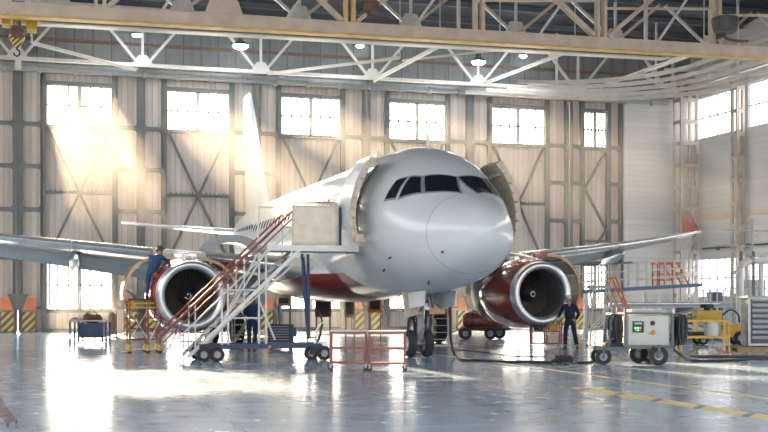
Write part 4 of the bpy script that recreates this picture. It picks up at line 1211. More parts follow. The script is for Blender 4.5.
# ---- yellow stepladder by the nose gear
p = onfloor(432, 346)
t = empty('step_ladder', (p.x, p.y, 0), SR, 'pale yellow stepladder standing just right of the nose gear', 'ladder')
for s_ in (0, .62):
    sx = .08 if s_ == 0 else -.08
    rod('stile', 'pale_steel', t, ((s_, 0, 0), (s_+sx, .45, 1.6)), r=.025)
    rod('rear_leg', 'pale_steel', t, ((s_, .95, 0), (s_+sx, .48, 1.6)), r=.02)
for i in range(6):
    z = .22+.24*i; y = .45*z/1.6; MB().bx(.02+.05*z, .60-.05*z, y-.03, y+.05, z, z+.02).build('rung', 'pale_steel', t, False)
MB().bx(.05, .57, .35, .6, 1.58, 1.62).build('top_step', 'yellow', t, False)
MB().bx(-.1, .9, -.12, .0, .0, .05).build('foot_board', 'pale_steel', t, False)

# hose from under the nose running along the floor
def hose(pts, r_, name, lab, cat='cable', m='rubber_hose'):
    return tag(MB().path(smoothpts(pts, 8), r_, 8).build(name, m), lab, cat)
q = [at(450, 288, 5.2), at(450.5, 320, 5.0), at(451, 340, 4.4)]
fl = [onfloor(*u_) + Vector((0, 0, .03)) for u_ in ((455, 356), (463, 361), (480, 361.5), (505, 363), (530, 363), (552, 364))]
hose(q + fl, .035, 'ground_power_cable', 'black cable hanging from the nose and snaking right across the floor')
cc = onfloor(563, 364)
b = MB()
for i in range(5):
    b.path([cc + Vector(((.24-.02*i)*math.cos(a_)*ct + (.04*math.sin(2*a_+i)), (.24-.02*i)*math.sin(a_) - .06*math.cos(a_), .03+.032*i+.02*math.sin(3*a_+i)+.03)) for a_ in [2*PI*k/30 for k in range(30)]], .02, 8, True)
tag(b.build('cable_coil', 'rubber_hose'), 'loose coil of black cable lying on the floor below the right worker', 'cable')
hose([onfloor(*u_) + Vector((0, 0, .03)) for u_ in ((578, 364), (586, 363.5), (594, 362), (601, 358))], .03, 'cable', 'short black cable between floor coil and ground power unit')
hose([at(674, 350, 1.8) + Vector((0, 0, 0))] + [onfloor(*u_) + Vector((0, 0, .03)) for u_ in ((681, 356), (690, 361), (708, 362), (735, 361), (768, 359), (800, 357))], .03, 'cable', 'black cable trailing right from ground power unit to frame edge')
tag(MB().path(smoothpts([onfloor(*u_) + Vector((0, 0, .012)) for u_ in ((455, 350), (480, 352), (510, 356), (545, 357))], 6), .012, 6).build('cable', 'rubber_hose'), 'thin cable on the floor behind the thick nose cable', 'cable')
mt_ = onfloor(740, 357)
tag(MB().box((mt_.x, mt_.y, .02), (2.6, .9, .03), Matrix.Rotation(SR, 3, 'Z'), bevel=.01).build('floor_mat', 'black'), 'black rubber mat on floor at the right edge in front of pallet', 'mat')

# ---- ground power unit
p = onfloor(604, 365)
t = empty('ground_power_unit', (p.x, p.y, 0), SR, 'wheeled ground power unit with pale control panel and small display', 'power unit')
bx0, bx1 = .56, 1.63
MB().box(((bx0+bx1)/2, .45, .85), (bx1-bx0-.02, .82, .76), bevel=.015).build('cabinet', 'panel_grey', t)
MB().box(((bx0+bx1)/2, .02, .85), (1.0, .03, .72), bevel=.008).build('control_panel', 'panel_grey', t)
dsp = MB().box((.84, .0, .94), (.28, .02, .28), bevel=.004).build('display', 'screen', t)
MB().bx(.75, .93, -.014, -.008, 1.0, 1.05).build('screen_text', 'grey_plastic', dsp, False)
for i, m_ in enumerate(('green_led', 'green_led', 'orange_led')): MB().bx(.755+.06*i, .795+.06*i, -.014, -.008, .89, .93).build('indicator', m_, dsp, False)
for i, m_ in enumerate(('orange_led', 'green_led', 'grey_plastic')): MB().bx(.755+.06*i, .795+.06*i, -.014, -.008, .84, .865).build('indicator', m_, dsp, False)
for (x, z, m_, nm) in ((1.20, 1.03, 'dark_metal', 'socket'), (1.21, .80, 'orange', 'emergency_knob')):
    MB().lathe([(0, -.05), (.04, -.05), (.05, -.03), (.05, -.01), (.06, -.01), (.06, .01), (0, .01)], (x, 0, z), 'Y', 18).build(nm, m_, t)
MB().lathe([(0, -.02), (.02, -.02), (.02, .01), (0, .01)], (1.12, 0, .77), 'Y', 12).build('button', 'orange', t)
fm = MB()
for x in (.52, 1.68):
    for y in (-.02, .9): fm.bx(x-.03, x+.03, y-.03, y+.03, .4, 1.42 if x < 1 else 1.28)
fm.bx(.5, 1.7, -.05, .93, .40, .47).bx(.5, 1.7, -.04, .0, 1.25, 1.29).bx(.5, 1.7, .88, .92, 1.25, 1.29).bx(.50, .55, 0, .9, 1.25, 1.29).bx(1.66, 1.7, 0, .9, 1.25, 1.29)
fm.build('frame', 'grey_steel', t, False)
MB().bx(-.25, .55, .05, .12, .36, .44).bx(-.25, .55, .75, .82, .36, .44).bx(-.25, -.18, .05, .82, .36, .44).bar((.5, .1, .45), (.3, .1, .2), .05, .05).build('drawbar_frame', 'grey_steel', t, False)
MB().path([(.12, .1, .42), (.18, .1, .9), (.22, .1, 1.25)], .03).path([(.12, .75, .42), (.18, .75, .9), (.22, .75, 1.25)], .03).path([(.22, .1, 1.25), (.22, .75, 1.25)], .03).path([(.1, .1, .6), (.5, .1, .7)], .02).build('handle_frame', 'grey_steel', t)
MB().bx(.05, .5, .1, .75, .44, .54).box((.34, .4, .7), (.3, .5, .3), bevel=.03).build('motor', 'dark_metal', t, False)
bigwheel(t, 0, .1, .20, .1); bigwheel(t, 0, .75, .20, .1)
MB().bx(-.03, .03, .03, .06, .15, .5).bx(-.03, .03, .03, .82, .36, .42).build('wheel_fork', 'grey_steel', t, False)
bigwheel(t, 1.32, -.08, .235, .14); bigwheel(t, 1.05, .95, .235, .14); bigwheel(t, 1.32, .95, .235, .14)
MB().tube((1.32, -.1, .235), (1.32, .95, .235), .03).bx(1.28, 1.36, -.18, -.15, .2, .5).bx(1.2, 1.45, -.18, .0, .44, .48).build('axle', 'grey_steel', t, False)
for side, x0_, cnt in (('l', .33, 6), ('r', 1.86, 9)):
    rng = random.Random(5 if side == 'l' else 9)
    for i in range(cnt):
        xx = x0_ + rng.uniform(-.14, .14); yy = -.05 + rng.uniform(0, .5); zt_ = 1.22; zb2 = .5 + rng.uniform(-.05, .12)
        MB().path(smoothpts([(xx-.04, yy, zt_-.1), (xx-.05, yy, .8), (xx, yy, zb2), (xx+.06, yy, .8), (xx+.05, yy, zt_-.1), (xx, yy, zt_), (xx-.04, yy, zt_-.1)], 4), .035 if side == 'r' else .025, 6).build('hanging_cable', 'rubber_hose', t)
rod('cable_hanger', 'grey_steel', t, ((1.68, .0, 1.2), (2.0, .0, 1.22)), ((1.68, .45, 1.2), (2.0, .45, 1.22)), ((.52, .2, 1.22), (.2, .2, 1.24)), r=.02)
MB().box((1.15, .45, 1.33), (.9, .6, .06), bevel=.01).build('top_tray', 'grey_plastic', t)

# ---- silver step ladder with orange rails left of the power unit
p = onfloor(590, 347)
t = empty('step_ladder', (p.x, p.y, 0), SR, 'silver wheeled step ladder with orange handrail beside the right worker', 'ladder')
DL = 2.02
for y in (0, .6):
    rod('front_frame', 'pale_steel', t, ((0, y, .08), (.12, y, DL)), ((.9, y, .08), (.62, y, DL)), ((.12, y, DL), (.62, y, DL)), ((.05, y, .6), (.8, y, .6)), ((.1, y, 1.3), (.72, y, 1.3)), r=.024)
    rod('brace', 'pale_steel', t, ((.02, y, .3), (.72, y, 1.2)), ((.12, y, DL), (.75, y, 1.0)), r=.016)
rod('handrail', 'orange', t, ((.62, 0, DL), (.72, 0, DL+.32)), ((.72, 0, DL+.32), (.86, 0, DL+.36)), ((.86, 0, DL+.36), (1.5, 0, .85)), ((.62, 0, DL), (1.3, 0, .75)), ((.75, 0, DL-.2), (.93, 0, DL)), ((1.1, 0, 1.2), (1.2, 0, 1.5)), r=.028)
rod('handrail', 'orange', t, ((.62, .6, DL), (.72, .6, DL+.32)), ((.72, .6, DL+.32), (.86, .6, DL+.36)), ((.86, .6, DL+.36), (1.5, .6, .85)), r=.028)
for i in range(8):
    z = .25+.22*i; x = 1.35-.09*i*1.0
    MB().bx(x-.1, x+.1, 0, .6, z, z+.025).build('step', 'mid_steel', t, False)
for y in (0, .6): rod('stringer', 'pale_steel', t, ((1.45, y, .08), (.62, y, DL)), r=.025)
MB().bx(0, .72, -.05, .65, DL-.02, DL+.08).build('platform', 'grey_plastic', t, False)
for x in (0, .9, 1.45):
    for y in (0, .6): caster(t, x, y, .045)
MB().box((1.0, -.03, .35), (.18, .1, .1), bevel=.02).build('tread_lock', 'yellow', t)

# ---- long aluminium lift table behind the power unit
p = onfloor(612, 340)
t = empty('lift_table', (p.x, p.y, 0), SR, 'long pale aluminium lift table loaded with silver tubes behind power unit', 'lift table')
MB().bx(0, 4.6, 0, 1.4, 1.30, 1.40).build('table_deck', 'pale_plastic', t, False)
MB().bx(0, 4.6, 0, 1.4, .25, .38).build('base', 'grey_plastic', t, False)
for y in (.1, 1.3):
    MB().bar((.3, y, .35), (4.0, y, 1.32), .06, .08).bar((4.0, y, .35), (.3, y, 1.32), .06, .08).build('scissor_arm', 'pale_steel', t, False)
for x in (.4, 2.3, 4.2):
    for y in (.1, 1.3): bigwheel(t, x, y, .14, .08)
MB().bx(-.1, 4.7, -.04, .0, 1.34, 1.44).build('edge_trim', 'grey_plastic', t, False)
for i in range(6):
    pA = onfloor(612, 340); c_, s_ = math.cos(SR), math.sin(SR)
    y_ = .2+.2*i
    A = Vector((pA.x + .1*c_ - y_*s_, pA.y + .1*s_ + y_*c_, 1.405+.05)); B = A + Vector((4.3*c_, 4.3*s_, 0))
    tag(MB().tube(A, B, .05, 12).build('silver_tube', 'wing_edge'), ['silver tube on the lift table, nearest the camera', 'silver tube on the lift table, second from its near edge', 'silver tube on the lift table, third from its near edge', 'silver tube on the lift table, third from its far edge', 'silver tube on the lift table, second from its far edge', 'silver tube on the lift table, furthest from the camera'][i], 'tube', 'silver tubes on the lift table')
# dark cabinets behind the power unit's right side
for px, w_, h_, m_, lab in ((664, .6, 1.2, 'grey_plastic', 'grey upright cabinet behind the black cables of the power unit'), (684, .75, 1.35, 'blue_steel', 'dark blue cabinet right of the grey upright cabinet')):
    p = onfloor(px, 336)
    t = empty('equipment_cabinet', (p.x, p.y, 0), SR, lab, 'cabinet')
    MB().box((0, .3, h_/2+.05), (w_, .6, h_), bevel=.02).build('body', m_, t)
    dd = MB().box((0, -.01, h_/2+.05), (w_-.08, .03, h_-.1), bevel=.01).build('door', m_, t)
    MB().bx(w_*.3, w_*.33, -.05, -.02, h_*.5, h_*.65).build('handle', 'gear_metal', dd, False)
    MB().bx(-w_/2, w_/2, .02, .58, 0, .06).build('plinth', 'dark_metal', t, False)

# ---- raised dock platform under the right wing tip
pA = at(580, 291, 20); pB = at(702, 284, 20.)
t = empty('dock_platform', (pA.x, 20, 0), 0, 'long raised white railed dock platform under the right wing tip', 'platform')
Ld = pB.x-pA.x; zA, zB = pA.z, pB.z
MB().loft([[(0, 0, zA-.12), (0, 1.6, zA-.12), (0, 1.6, zA), (0, 0, zA)], [(Ld, 0, zB-.12), (Ld, 1.6, zB-.12), (Ld, 1.6, zB), (Ld, 0, zB)]]).build('deck', 'deck_blue', t, False)
MB().bar((0, -.03, zA-.04), (Ld, -.03, zB-.04), .05, .16).build('deck_edge', 'deck_blue', t, False)
for y in (.02, 1.58):
    n_ = 13
    for i in range(n_+1):
        x = Ld*i/n_; z = zA+(zB-zA)*i/n_
        rod('rail_post', 'white_steel', t, ((x, y, z), (x, y, z+1.1)), r=.035)
    for hh in (.38, .74, 1.1): rod('guard_rail', 'white_steel', t, ((0, y, zA+hh), (Ld, y, zB+hh)), r=.028)
rod('guard_rail', 'deck_blue', t, ((0, .0, zA+1.12), (Ld*.42, .0, zA+(zB-zA)*.42+1.12)), r=.04)
for x in (.3, Ld*.33, Ld*.66, Ld-.3):
    for y in (.1, 1.5): MB().bx(x-.06, x+.06, y-.06, y+.06, 0, zA-.05).build('leg', 'white_steel', t, False)
for x in (.3, Ld*.33, Ld*.66): MB().bar((x, .1, .1), (x+Ld*.33-.3, .1, zA-.2), .05, .05).build('cross_brace', 'white_steel', t, False)
p = at(656, 284, 20.8); q2 = at(688, 284, 20.8)
t2 = empty('orange_steps', (p.x, 20.5, zA + (zB-zA)*((p.x-pA.x)/Ld) + .0), 0, 'orange stepladder standing on the raised dock platform', 'ladder')
for y in (0, .6):
    rod('frame', 'orange', t2, ((0, y, .0), (.0, y, 1.0)), ((.0, y, 1.0), (1.05, y, 1.02)), ((.65, y, 0.02), (.65, y, 1.0)), ((.95, y, .98), (1.5, y, .04)), ((.25, y, .02), (.25, y, 1.0)), r=.04)
    rod('cross_bar', 'orange', t2, ((0, y, .55), (.65, y, .55)), ((.65, y, .9), (.95, y, .3)), ((0, y, .28), (.65, y, .28)), r=.03)
for i in range(4): MB().bx(1.35-.12*i, 1.55-.12*i-.05, 0, .6, .2+.2*i, .23+.2*i).build('step', 'orange', t2, False)
MB().bx(-.05, 1.0, -.05, .65, .99, 1.08).build('top_platform', 'orange', t2, False)

# ---- yellow trolley with white bucket, pump on it
p = onfloor(681, 352)
t = empty('yellow_trolley', (p.x, p.y, 0), SR, 'low yellow tubular trolley on orange casters right of power unit', 'trolley')
WY = 1.48
for x in (0, WY-.15, WY):
    for y in (0, .6):
        if x != WY-.15 or y == 0: MB().bx(x-.022, x+.022, y-.022, y+.022, .12, .97).build('post', 'yellow', t, False)
        caster(t, x, y, .05, 'orange')
for z in (.45, .95):
    MB().bx(0, WY, -.02, .02, z-.03, z+.03).bx(0, WY, .58, .62, z-.03, z+.03).bx(-.02, .02, 0, .6, z-.03, z+.03).bx(WY-.02, WY+.02, 0, .6, z-.03, z+.03).build('frame_rail', 'yellow', t, False)
MB().bx(0, WY, 0, .6, .47, .49).build('tray', 'yellow', t, False)
c_, s_ = math.cos(SR), math.sin(SR)
def on(p, x, y, z): return (p.x+x*c_-y*s_, p.y+x*s_+y*c_, z)
tb = empty('bucket', on(p, 1.02, .28, .495), SR, 'white plastic bucket standing on the low yellow trolley', 'bucket')
MB().lathe([(0, 0), (.20, 0), (.25, .40), (.27, .40), (.27, .43), (.24, .43), (.19, .03), (0, .03)], n=28).build('bucket_body', 'pale_plastic', tb)
MB().path([(.26*math.cos(a_), -.1-.12*math.sin(a_), .40-.06*math.sin(a_)) for a_ in [PI*k/14 for k in range(15)]], .01, 6).build('bail_handle', 'gear_metal', tb)
tc_ = empty('tool_roll', on(p, .45, .28, .495), SR, 'dark bundle of tools lying on the yellow trolley', 'tool roll')
MB().path(smoothpts([(-.3, 0, .06), (-.1, .03, .07), (.15, -.02, .06), (.32, 0, .06)]), .055, 10).build('bundle', 'black', tc_)
MB().tube((-.1, 0, .06), (-.06, 0, .06), .062, 12).build('strap', 'brown_metal', tc_)

p = onfloor(700, 345)
t = empty('pump_cart', (p.x, p.y, 0), SR, 'yellow hydraulic pump cart with round black cap behind the yellow trolley', 'pump')
MB().box((.35, .35, 1.05), (.95, .6, .36), bevel=.06).build('pump_body', 'yellow', t)
MB().lathe([(0, .22), (.22, .22), (.25, .18), (.25, .1), (.12, .08), (.12, 0), (0, 0)], (.35, .35, 1.23), 'Z', 20).build('cap', 'dark_metal', t)
MB().bx(-.15, 1.6, 0, .7, .28, .36).bx(1.0, 1.6, .05, .6, .36, .75).build('chassis', 'yellow', t, False)
for x in (-.05, .75): MB().bx(x-.03, x+.03, .1, .6, .36, .9).build('post', 'yellow', t, False)
bigwheel(t, .1, -.05, .17, .1); bigwheel(t, 1.45, -.05, .25, .12); bigwheel(t, .1, .75, .17, .1); bigwheel(t, 1.45, .75, .25, .12)
MB().path(smoothpts([(.8, .2, 1.0), (1.1, .1, 1.25), (1.4, .2, 1.1), (1.5, .3, .8)]), .03).build('hose', 'rubber_hose', t)
MB().tube((-.15, .35, 1.0), (-.6, .35, 1.05), .04).build('tow_handle', 'yellow', t)

# ---- louvred grey heater box on a pallet
p = onfloor(746, 351)
tp = empty('pallet', (p.x-.45, p.y-.25, 0), SR, 'wooden pallet on floor under the grey louvred unit', 'pallet')
for i in range(6): MB().bx(0, 2.6, .02+.24*i, .2+.24*i, .10, .13).build('slat', 'wood', tp, False)
for y in (.05, .65, 1.25): MB().bx(0, 2.6, y, y+.09, 0, .10).build('runner', 'wood', tp, False)
t = empty('louvred_unit', (p.x+.05, p.y+.05, .132), SR, 'grey louvred equipment box with pale slats at the right edge', 'equipment box')
MB().box((.95, .5, .78), (1.7, .9, 1.5), bevel=.02).build('housing', 'grey_steel', t)
for i in range(8):
    z = .22+.17*i; MB().box((.93, -.0, z+.05), (1.5, .10, .10), Matrix.Rotation(R(-28), 3, 'X'), bevel=.008).build('louvre', 'grey_plastic', t)
MB().bx(.05, .12, -.04, .0, .05, 1.55).bx(1.75, 1.82, -.04, 0, .05, 1.55).bx(.05, 1.82, -.04, 0, 1.5, 1.56).bx(.05, 1.82, -.04, 0, .03, .1).build('front_frame', 'pale_plastic', t, False)
MB().bx(.02, 1.86, -.05, .98, 1.54, 1.60).build('lid', 'grey_plastic', t, False)

# ---- white pipework and railings in front of the right wall
p = onfloor(700, 332)
def px_on(px, py, Y): return at(px, py, Y)
Yp = 20.0
rl = empty('railing', (0, 0, 0), 0, 'white tubular railing in front of the low right windows', 'railing')
xa, xb = at(697, 300, 21).x, at(737, 300, 21).x
for i in range(7):
    x = xa+(xb-xa)*i/6; rod('rail_post', 'white_steel', rl, ((x, 21, 0), (x, 21, 2.05)), r=.04)
for z in (.5, 1.05, 1.5, 2.05): rod('rail', 'white_steel', rl, ((xa, 21, z), (xb, 21, z)), r=.035)
rl2 = empty('pipe_rack', (0, 0, 0), 0, 'white bent pipes on posts at the right edge by the wall', 'pipes')
X0 = at(740, 260, 19.5).x
MB().path(smoothpts([(X0, 19.5, 0), (X0, 19.5, 2.8), (X0, 19.5, 3.05), (X0+.3, 19.5, 3.3), (X0+.9, 19.5, 3.36), (X0+2.2, 19.5, 3.4), (X0+5, 19.5, 3.6)]), .16, 14).build('pipe', 'white_steel', rl2)
MB().path(smoothpts([(X0+1.3, 19.8, 0), (X0+1.3, 19.8, 3.2), (X0+1.5, 19.8, 3.6), (X0+2.2, 19.8, 3.8), (X0+5, 19.8, 3.9)]), .12, 12).build('pipe', 'white_steel', rl2)
for i in range(4): MB().lathe([(.12, -.05), (.2, -.05), (.2, .05), (.12, .05)], (X0+1.0*i+.6, 19.5, 3.37), 'X', 16).build('flange', 'mid_steel', rl2)
for x in (X0+.35, X0+1.0, X0+1.9): MB().bx(x-.05, x+.05, 19.9, 20.0, 0, 3.8).build('post', 'grey_steel', rl2, False)
for z in (1.2, 2.1, 4.0, 4.7): MB().bx(X0-.6, X0+4, 19.93, 19.99, z, z+.07).build('cross_rail', 'mid_steel', rl2, False)
MB().bx(X0+.9, X0+.97, 19.93, 19.99, 3.8, 5.3).bx(X0+1.8, X0+1.87, 19.93, 19.99, 3.8, 5.3).build('upper_post', 'mid_steel', rl2, False)
for px, w_, h_, m_, lab in ((718, .55, 2.0, 'blue_steel', 'tall slate blue locker behind the white railing'), (728, .5, 1.8, 'grey_plastic', 'pale grey locker next to the slate blue one'), (757, 1.0, 2.6, 'grey_plastic', 'tall pale cabinet behind the bent white pipes')):
    q_ = at(px, 320, 24.)
    t = empty('locker', (q_.x, 24, 0), 0, lab, 'locker')
    MB().box((0, .3, h_/2), (w_, .6, h_), bevel=.02).build('body', m_, t)
    dd = MB().box((0, -.01, h_/2), (w_-.06, .03, h_-.1), bevel=.01).build('door', m_, t)
    MB().bx(w_*.3, w_*.36, -.05, -.02, h_*.45, h_*.55).build('handle', 'gear_metal', dd, False)
# pipes on the right wall
for z, lab in ((4.55, 'long dark service pipe fixed to the right wall'),):
    b = MB().tube((XR-.16, -5, z), (XR-.16, W-1.5, z), .06)
    for y in range(-4, 34, 3): b.bx(XR-.22, XR, y-.03, y+.03, z-.12, z+.08)
    tag(b.build('wall_pipe', 'dark_metal'), lab, 'pipe')

# ---- blue cart with dark bag, in the glare at left
p = onfloor(70, 345)
t = empty('parts_cart', (p.x, p.y, 0), SR, 'blue parts cart with tall legs standing in the glare at left', 'cart')
MB().bx(.3, 1.15, .02, .62, .25, .78).build('bin', 'blue_steel', t, False)
for x in (0, .3, 1.15, 1.28):
    for y in (0, .62): MB().bx(x-.03, x+.03, y-.03, y+.03, .1, .88).build('leg', 'blue_steel', t, False)
for x in (0, 1.28):
    for y in (0, .62): caster(t, x, y, .05)
MB().bx(-.03, .35, -.03, .65, .82, .88).bx(1.15, 1.3, -.03, .65, .82, .88).bx(-.03, 1.3, -.03, 0, .84, .88).build('top_shelf', 'pale_steel', t, False)
tb = empty('kit_bag', on(p, .72, .3, .78), SR, 'lumpy dark brown kit bag heaped on the blue cart', 'bag')
MB().sphere((0, 0, .14), .36, (1, .75, .45), 20).sphere((-.15, .02, .22), .18, (1, .9, .7), 14).sphere((.18, -.03, .2), .16, (1, 1, .7), 14).build('bag_body', 'brown_metal', tb)
MB().path(smoothpts([(-.2, -.1, .3), (-.1, -.12, .42), (.1, -.12, .42), (.2, -.1, .3)]), .018, 6).build('strap', 'dark_metal', tb)
ty = empty('parts_tray', on(p, .16, .3, .885), SR, 'pale tray of small parts on the blue cart, left of the bag', 'tray')
MB().bx(-.14, .14, -.25, .25, 0, .02).bx(-.14, -.12, -.25, .25, 0, .08).bx(.12, .14, -.25, .25, 0, .08).build('tray_body', 'pale_steel', ty, False)
for k in range(4): MB().lathe([(0, 0), (.05, 0), (.05, .05), (.02, .07), (0, .07)], (-.05+.1*(k % 2), -.15+.1*k, .02), n=12).build('small_part', 'brass', ty)
p = onfloor(112, 336.5)
t = empty('extinguisher_trolley', (p.x, p.y, 0), SR, 'slim dark extinguisher trolley standing against the door right of blue cart', 'extinguisher')
MB().lathe([(0, .12), (.16, .12), (.18, .16), (.18, .85), (.12, .98), (.05, 1.02), (.05, 1.08), (0, 1.08)], n=20).build('cylinder', 'brown_metal', t)
bigwheel(t, -.18, .05, .12, .05, 'X'); bigwheel(t, .18, .05, .12, .05, 'X')
MB().path([(-.15, .2, .15), (-.15, .22, 1.1), (.15, .22, 1.1), (.15, .2, .15)], .018, 6).tube((-.18, .05, .12), (.18, .05, .12), .02).bx(-.16, .16, -.12, .2, .09, .12).build('trolley_frame', 'dark_metal', t)
MB().path(smoothpts([(.05, -.05, 1.05), (.2, -.12, .9), (.2, -.15, .5), (.1, -.17, .3)]), .015, 6).build('hose', 'rubber_hose', t)

# ---- wire rack at bottom left corner
p = onfloor(-10, 427)
t = empty('wire_rack', (p.x, p.y, 0), SR, 'small rusty wire rack on the floor in the bottom left corner', 'rack')
for i in range(5): MB().path(smoothpts([(-.15, .09*i, .05), (0.0, .09*i, .33-.035*i*0), (.08, .09*i, .22), (.22, .09*i, .05)], 5), .007, 6).build('wire_loop', 'brown_metal', t)
for x, z in ((-.15, .05), (0, .33), (.22, .05), (.08, .22), (.15, .14)): MB().tube((x, 0, z), (x, .36, z), .006, 6).build('long_wire', 'brown_metal', t)
for x in (-.15, .22):
    for y in (0, .36): MB().tube((x, y, 0), (x, y, .06), .014, 6).build('foot', 'brown_metal', t)

# ================================================================== PEOPLE
def skin_mesh(name, verts, edges, m, parent, sub=2, root=0):
    me = bpy.data.meshes.new(name); me.from_pydata([v[0] for v in verts], edges, []); 
    o = bpy.data.objects.new(name, me); col.objects.link(o)
    md = o.modifiers.new('skin', 'SKIN'); md.use_smooth_shade = True
    sv = me.skin_vertices[0].data
    for i, v in enumerate(verts):
        r_ = v[1]; sv[i].radius = (r_, r_) if not isinstance(r_, tuple) else r_
        sv[i].use_root = (i == root)
    s_ = o.modifiers.new('sub', 'SUBSURF'); s_.levels = sub; s_.render_levels = sub
    dg = bpy.context.evaluated_depsgraph_get()
    nm = bpy.data.meshes.new_from_object(o.evaluated_get(dg))
    o.modifiers.clear(); o.data = nm
    nm.materials.clear(); nm.materials.append(M[m])
    for p_ in nm.polygons: p_.use_smooth = True
    if parent: o.parent = parent
    return o
def person(J, lab, loc, rz, cloth, hair, group=None):
    """J: joint positions; the figure faces +y in its own frame"""
    t = empty('person', loc, rz, lab, 'person', group)
    V = {k: Vector(v) for k, v in J.items()}
    names = ['pelvis', 'waist', 'chest', 'neck', 'headb', 'headc', 'headt', 'nose',
             'hipL', 'kneeL', 'ankL', 'toeL', 'hipR', 'kneeR', 'ankR', 'toeR',
             'shL', 'elL', 'wrL', 'shR', 'elR', 'wrR']
    fwd = V['nosedir'].normalized() if 'nosedir' in V else Vector((0, 1, 0))
    hd = (V['head'] - V['neck']).normalized()
    V['headb'] = V['neck'] + hd*.09 + fwd*.02; V['headc'] = V['head'] + fwd*.005; V['headt'] = V['head'] + hd*.075 - fwd*.01
    V['nose'] = V['head'] + fwd*.118 - hd*.02
    rad = dict(pelvis=(.13, .10), waist=(.125, .09), chest=(.145, .10), neck=.055, headb=.06, headc=.092, headt=.078, nose=.014,
               hipL=.085, kneeL=.055, ankL=.04, toeL=.035, hipR=.085, kneeR=.055, ankR=.04, toeR=.035, shL=.055, elL=.042, wrL=.028, shR=.055, elR=.042, wrR=.028)
    verts = [(V[n_], rad[n_]) for n_ in names]; ix = {n_: i for i, n_ in enumerate(names)}
    E_ = [('pelvis', 'waist'), ('waist', 'chest'), ('chest', 'neck'), ('neck', 'headb'), ('headb', 'headc'), ('headc', 'headt'), ('headc', 'nose'),
          ('pelvis', 'hipL'), ('hipL', 'kneeL'), ('kneeL', 'ankL'), ('ankL', 'toeL'), ('pelvis', 'hipR'), ('hipR', 'kneeR'), ('kneeR', 'ankR'), ('ankR', 'toeR'),
          ('chest', 'shL'), ('shL', 'elL'), ('elL', 'wrL'), ('chest', 'shR'), ('shR', 'elR'), ('elR', 'wrR')]
    edges = [(ix[a_], ix[b_]) for a_, b_ in E_]
    # hands: palm, four unequal curled fingers and a thumb from the side of the palm
    for S_ in 'LR':
        w_, e_ = V['wr'+S_], V['el'+S_]; d_ = (w_-e_).normalized()
        side = d_.cross(Vector((0, 0, 1))); side = side.normalized() if side.length > .1 else Vector((1, 0, 0))
        curl = side.cross(d_).normalized()
        i0 = len(verts); verts.append((w_+d_*.075, (.036, .016))); edges.append((ix['wr'+S_], i0))
        for k, (off, ln) in enumerate(((-.030, .062), (-.010, .075), (.011, .070), (.031, .054))):
            b1 = w_+d_*.09+side*off; m1 = b1+d_*ln*.55-curl*.01; e1_ = m1+d_*ln*.35-curl*.03
            j = len(verts); verts += [(b1, .009), (m1, .0085), (e1_, .007)]; edges += [(i0, j), (j, j+1), (j+1, j+2)]
        b1 = w_+d_*.035-side*.035; e1_ = b1+d_*.045-side*.02-curl*.015
        j = len(verts); verts += [(b1, .012), (e1_, .009)]; edges += [(ix['wr'+S_], j), (j, j+1)]
    body = skin_mesh('body', verts, edges, 'skin', t, 1)
    # trousers
    tv = [(V['pelvis'], (.155, .125)), (V['pelvis'].lerp(V['waist'], .6), (.15, .115))]; te_ = [(0, 1)]
    for S_ in 'LR':
        h_, k_, a_ = V['hip'+S_], V['knee'+S_], V['ank'+S_]
        j = len(tv); tv += [(h_, .112), (h_.lerp(k_, .5), .092), (k_, .075), (k_.lerp(a_, .5), .072), (a_ + (k_-a_)*.08, .068)]
        te_ += [(0, j), (j, j+1), (j+1, j+2), (j+2, j+3), (j+3, j+4)]
    skin_mesh('trousers', tv, te_, cloth, t, 2)
    # jacket
    jv = [(V['waist'].lerp(V['pelvis'], 1.05), (.185, .15)), (V['waist'], (.18, .14)), (V['chest'], (.20, .15)), (V['chest'].lerp(V['neck'], .62), (.10, .085))]
    je = [(0, 1), (1, 2), (2, 3)]
    for S_ in 'LR':
        s_, e_, w_ = V['sh'+S_], V['el'+S_], V['wr'+S_]
        j = len(jv); jv += [(s_, .082), (s_.lerp(e_, .5), .066), (e_, .060), (e_.lerp(w_, .5), .053), (e_.lerp(w_, .93), .045)]
        je += [(2, j), (j, j+1), (j+1, j+2), (j+2, j+3), (j+3, j+4)]
    skin_mesh('jacket', jv, je, cloth, t, 2, 2)
    # hair cap: back and crown of the head
    hv = [(V['headc'] - fwd*.022 + hd*.03, .098), (V['headt'] - fwd*.012 + hd*.012, .085), (V['headc'] - fwd*.035 - hd*.03, .080)]
    skin_mesh('hair', hv, [(0, 1), (0, 2)], hair, t, 2)
    sd = hd.cross(fwd).normalized()
    for s_ in (-1, 1):
        MB().sphere(V['head'] + sd*s_*.094 - hd*.005, .028, (.5, .7, 1.1), 10).build('ear', 'skin', t)
        MB().sphere(V['head'] + fwd*.088 + sd*s_*.034 + hd*.012, .013, n=8).build('eye', 'dark_metal', t)
    MB().sphere(V['head'] + fwd*.086 - hd*.055, .02, (1.3, .5, .35), 8).build('mouth', 'red_steel', t)
    for S_ in 'LR':
        a_, to = V['ank'+S_], V['toe'+S_]; d_ = (to-a_); d_.z = 0; d_.normalize(); sdd = Vector((-d_.y, d_.x, 0))
        z0 = a_.z - .09
        def fp(f_, w2, h2): return [Vector((a_.x, a_.y, 0)) + d_*f_ + sdd*u_*w2 + Vector((0, 0, z0+v_)) for u_, v_ in ((-1, 0), (1, 0), (1, h2*.6), (.55, h2), (-.55, h2), (-1, h2*.6))]
        MB().loft([fp(-.08, .035, .08), fp(-.05, .045, .12), fp(.03, .045, .12), fp(.1, .052, .07), fp(.17, .048, .055), fp(.20, .03, .04)]).build('shoe', 'shoe', t)
    return t
